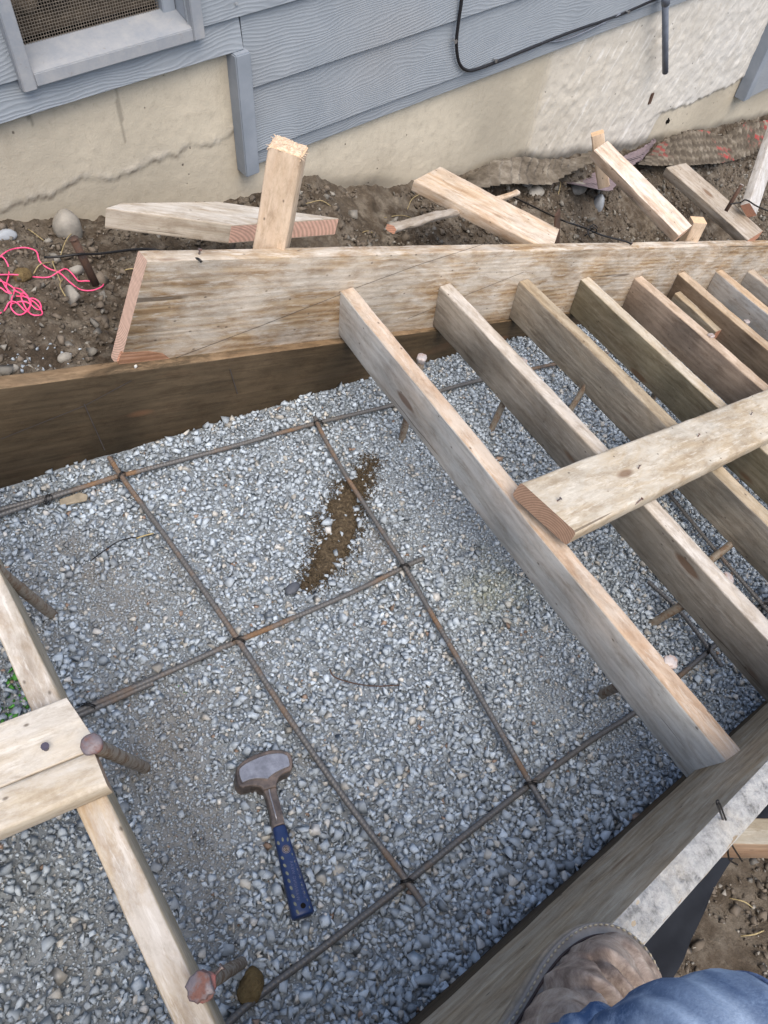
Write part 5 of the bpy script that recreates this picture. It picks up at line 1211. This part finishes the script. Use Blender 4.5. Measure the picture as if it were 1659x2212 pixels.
BO = np.array([.313, -.1365, ztf(.313)+.008])-sdir*.300      # heel, on the crusted edge
Mb = frame(BO, sdir, (0, 0, 1))
def boot_w(x):       # half width of the sole at x (0 heel, .30 toe)
    x = np.clip(np.asarray(x, float), 0, .3); q = np.clip((x-.10)/.12, 0, 1); q = q*q*(3-2*q); w0 = .035+(.0555-.035)*q
    hl_ = np.where(x < .045, np.sqrt(np.clip(1-((.045-x)/.045)**2, 0, 1)), 1); tt_ = np.clip((x-.218)/.082, 0, 1)
    return w0*hl_*np.sqrt(np.clip(1-tt_**2.4, 0, 1))
N_ = 60; th = np.linspace(0, PI, N_)
xcs = .150-.150*np.cos(th)
def ring(z, grow, x_off=0.):
    P = []
    for x in xcs: P.append((x+(grow if x > .15 else -grow)*abs((x-.15)/.15)**3, boot_w(x)+grow*(1-abs((x-.15)/.15)**8), z))
    for x in xcs[::-1][1:-1]: P.append((x+(grow if x > .15 else -grow)*abs((x-.15)/.15)**3, -(boot_w(x)+grow*(1-abs((x-.15)/.15)**8)), z))
    return P
def loft(rings, name, mat, parent, smooth=True, cap=True):
    m = len(rings[0]); V = [p for r_ in rings for p in r_]; Fc = []
    for i in range(len(rings)-1):
        for k in range(m): a = i*m+k; b2 = i*m+(k+1) % m; Fc.append((a, b2, b2+m, a+m))
    if cap: Fc.append(tuple(reversed(range(m)))); Fc.append(tuple((len(rings)-1)*m+k for k in range(m)))
    o = mesh(name, V, Fc, mat, parent=parent, smooth=smooth)
    bm = bmesh.new(); bm.from_mesh(o.data); bmesh.ops.recalc_face_normals(bm, faces=bm.faces); bm.to_mesh(o.data); bm.free(); return o
def px_of(Q_): c_ = (Q_-C0)@R; return np.stack([CX+F*c_[..., 0]/c_[..., 2], CY+F*c_[..., 1]/c_[..., 2]], -1)
# the body: one continuous limb from foot to hip, inside boot and jeans
ank = np.array(Mb@Vector((.062, 0, .11))); knee = onZ((1600, 2385), .812); hip = np.array([-.12, -.56, .74])
print('ankle', ank, 'knee', knee)
def limb(path, rad, n=60, sides=28, wr=None, seed=0):
    P = spline(path, .01); m = len(P); t = np.linspace(0, len(path)-1, m); rr = np.interp(t, np.arange(len(path)), rad)
    V, Fc = tubeV(P, rr, sides); return P, rr, V, Fc
foot_tip = np.array(Mb@Vector((.24, 0, .040))); mid = np.array(Mb@Vector((.15, 0, .050)))
_, _, V, Fc = limb([foot_tip, mid, ank, ank*.5+knee*.5, knee, knee*.6+hip*.4, hip], [.014, .022, .028, .040, .048, .060, .08])
person = mesh('person', V, Fc, M_SKIN, smooth=True)
tag(person, 'person crouching, one leg seen, in blue jeans and a scuffed brown work boot', 'person')
def W(V): return np.array([np.array(Mb@Vector(v)) for v in V])
def loftW(rings, name, mat, parent, **k): return loft([[tuple(np.array(Mb@Vector(p))) for p in r_] for r_ in rings], name, mat, parent, **k)
bt = None
zz0 = 0.
outs = loftW([ring(0, .004), ring(.002, .006), ring(.012, .0065), ring(.0135, .0055)], 'outsole', M_SOLE, person)
mids = loftW([ring(.0137, .0035), ring(.0150, .004), ring(.0205, .004), ring(.0215, .003)], 'welt', M_MID, person)
# upper
rings = []; nx2 = 64; cs = 30; V = []; Fc = []
xs2 = np.concatenate([np.linspace(.0, .02, 5), np.linspace(.03, .268, 190), 0.27+.0178*np.sin(np.linspace(.08, PI/2, 14))])
def up_h(x): return np.interp(x, [0, .01, .03, .09, .12, .16, .20, .235, .262, .282, .293, .2985], [.05, .10, .135, .135, .112, .082, .068, .060, .050, .036, .020, .003])
for x in xs2:
    xb_ = min(max(x*1.035, .004), .2985); hw2 = boot_w(xb_)*.86; h = up_h(xb_)*.9
    for k in range(cs):
        a = PI*k/(cs-1); ce, se = math.cos(a), math.sin(a)
        y = hw2*abs(ce)**.8*np.sign(ce); z = .021+h*abs(se)**.72
        cr = 0.
        for (xc, dp, slt, cu2) in ((.108, .010, .15, 4), (.132, .011, -.05, -3), (.156, .012, .12, 5), (.178, .012, -.12, -4), (.199, .011, .10, 4), (.219, .009, -.16, -5), (.240, .005, .2, 5)):
            dx_ = x-xc-slt*y-cu2*y*y+.002*math.sin(y*150+xc*90); cr += dp*(math.exp(-abs(dx_/.0045)**1.4)-.5*math.exp(-((dx_-.010)/.006)**2))
        z -= cr*se**.9; z += .0022*mnoise.noise(Vector((x*45, y*45, 3)))*se+.001*mnoise.noise(Vector((x*160, y*160, 9)))*se
        y += .25*cr*abs(ce)*-np.sign(ce)
        V.append((x, y, z))
for i in range(len(xs2)-1):
    for k in range(cs-1): a = i*cs+k; Fc.append((a, a+1, a+cs+1, a+cs))
Fc.append(tuple(range(cs))); Fc.append(tuple((len(xs2)-1)*cs+k for k in reversed(range(cs))))
upper = mesh('boot_upper', W(V), Fc, M_LEA, parent=person, smooth=True)
ub = [Vector((x, sg*(boot_w(min(x*1.035, .2985))*.86+.0012), .0225)) for sg in (1, -1) for x in (xs2 if sg == 1 else xs2[::-1])]
tube('dark_seam', [np.array(Mb@v) for v in ub[6::4]], .0014, m_simple('dark boot seam', (.045, .028, .025), .7), parent=person, step=.004, sides=6)
# welt stitching
V = []; Fc = []
R1 = np.array(ring(.0218, .0025)); R2_ = np.array(ring(.0224, .0012)); 
for Rg, stp in ((R2_, .0068),):
    PP = np.array([np.array(Mb@Vector(p)) for p in Rg]); PP = np.vstack([PP, PP[:1]]); s = np.concatenate([[0], np.cumsum(np.linalg.norm(np.diff(PP, axis=0), axis=1))])
    for q0 in np.arange(0, s[-1]-stp, stp):
        A_ = np.array([np.interp(q0, s, PP[:, k]) for k in range(3)]); B_ = np.array([np.interp(q0+stp*.62, s, PP[:, k]) for k in range(3)])
        v_, f_ = tubeV([A_, (A_+B_)/2+[0, 0, .0007], B_], [.0006, .0011, .0006], 6); k = len(V); V += list(v_); Fc += [tuple(i+k for i in f) for f in f_]
mesh('stitching', V, Fc, M_STITCH, parent=person, smooth=True)
# jeans
hem = np.array(Mb@Vector((.052, -.012, .085)))
path = [hem, hem*.70+knee*.30, hem*.36+knee*.64, knee, knee*.74+hip*.26+[.0, 0, .008], knee*.3+hip*.7, hip]
P = spline(path, .006); m = len(P); t = np.linspace(0, 6, m); rr = np.interp(t, range(7), [.056, .056, .060, .067, .076, .095, .11])
V, Fc = tubeV(P, rr, 56); V = V.reshape(m, 56, 3)
kk = np.arange(56)*2*PI/56; TT, KK = np.meshgrid(t, kk, indexing='ij')
per = lambda sc, sd_: fbm(TT*sc+3*np.cos(KK), 3*np.sin(KK)+TT*.6, 1., 4, sd_)
disp = 1+.20*per(1.1, 5)*np.exp(-((TT-1.2)/1.6)**2)+.09*fbm(TT*3.2+2*np.cos(KK), 2*np.sin(KK), 1., 3, 8)
fold = 0
for (t0_, sl_, am_, wd_) in ((.55, .16, .075, .10), (.95, -.20, .085, .12), (1.35, .26, .07, .12), (1.8, -.16, .075, .14), (2.3, .22, .05, .14), (2.9, -.12, .035, .18)):
    q_ = TT-t0_-sl_*np.sin(KK*1.+t0_*2)-.12*np.sin(KK*2+t0_*5); fold = fold+am_*(np.exp(-(q_/wd_)**2)-.8*np.exp(-((q_-wd_*1.6)/(wd_*.8))**2))*(.55+.45*np.sin(KK+t0_*9))
disp = disp+fold
V = P[:, None]+(V-P[:, None])*disp[..., None]
V = V.reshape(-1, 3)
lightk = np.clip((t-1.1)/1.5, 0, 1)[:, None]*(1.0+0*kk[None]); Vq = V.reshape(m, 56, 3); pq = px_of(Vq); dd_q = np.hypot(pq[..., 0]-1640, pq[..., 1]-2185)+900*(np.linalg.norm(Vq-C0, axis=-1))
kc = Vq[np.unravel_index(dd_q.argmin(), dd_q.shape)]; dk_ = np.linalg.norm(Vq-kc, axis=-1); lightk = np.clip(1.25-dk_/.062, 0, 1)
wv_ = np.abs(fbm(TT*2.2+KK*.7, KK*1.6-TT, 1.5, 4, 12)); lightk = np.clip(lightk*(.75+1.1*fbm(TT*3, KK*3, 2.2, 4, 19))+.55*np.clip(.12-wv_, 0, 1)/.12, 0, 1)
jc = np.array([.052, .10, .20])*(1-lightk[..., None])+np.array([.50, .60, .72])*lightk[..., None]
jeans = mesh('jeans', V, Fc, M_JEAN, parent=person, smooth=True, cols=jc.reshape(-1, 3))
# outseam: the strand of thread nearest to where the photograph shows it
Vj = V.reshape(m, 56, 3)
def px_of(Q_): c_ = (Q_-C0)@R; return np.stack([CX+F*c_[..., 0]/c_[..., 2], CY+F*c_[..., 1]/c_[..., 2]], -1)
dj = np.hypot(*(px_of(Vj[:12])-np.array([1300, 2185])).reshape(-1, 2).T).reshape(-1, 56); kj = int(np.unravel_index(dj.argmin(), dj.shape)[1])
sp_ = Vj[1:int(m*.55):3, kj]; sp_ = sp_+.0016*(sp_-P[1:int(m*.55):3])/np.linalg.norm(sp_-P[1:int(m*.55):3], axis=1)[:, None]
tube('seam', sp_, .0016, m_simple('denim seam', (.20, .27, .40), .8, .2, ns=300, col2=(.07, .10, .2)), parent=person, step=.004, sides=6)
# hem band and its seam
hp, hT = P[0], unit(P[6]-P[0])
Vh, Fh = tubeV([hp-hT*.002, hp+hT*.004, hp+hT*.016, hp+hT*.019], [.0580, .0602, .0602, .0572], 56, caps=False); 
mesh('hem', Vh, Fh, M_JEAN, parent=person, smooth=True, cols=np.tile([.05, .095, .19], (len(Vh), 1)))
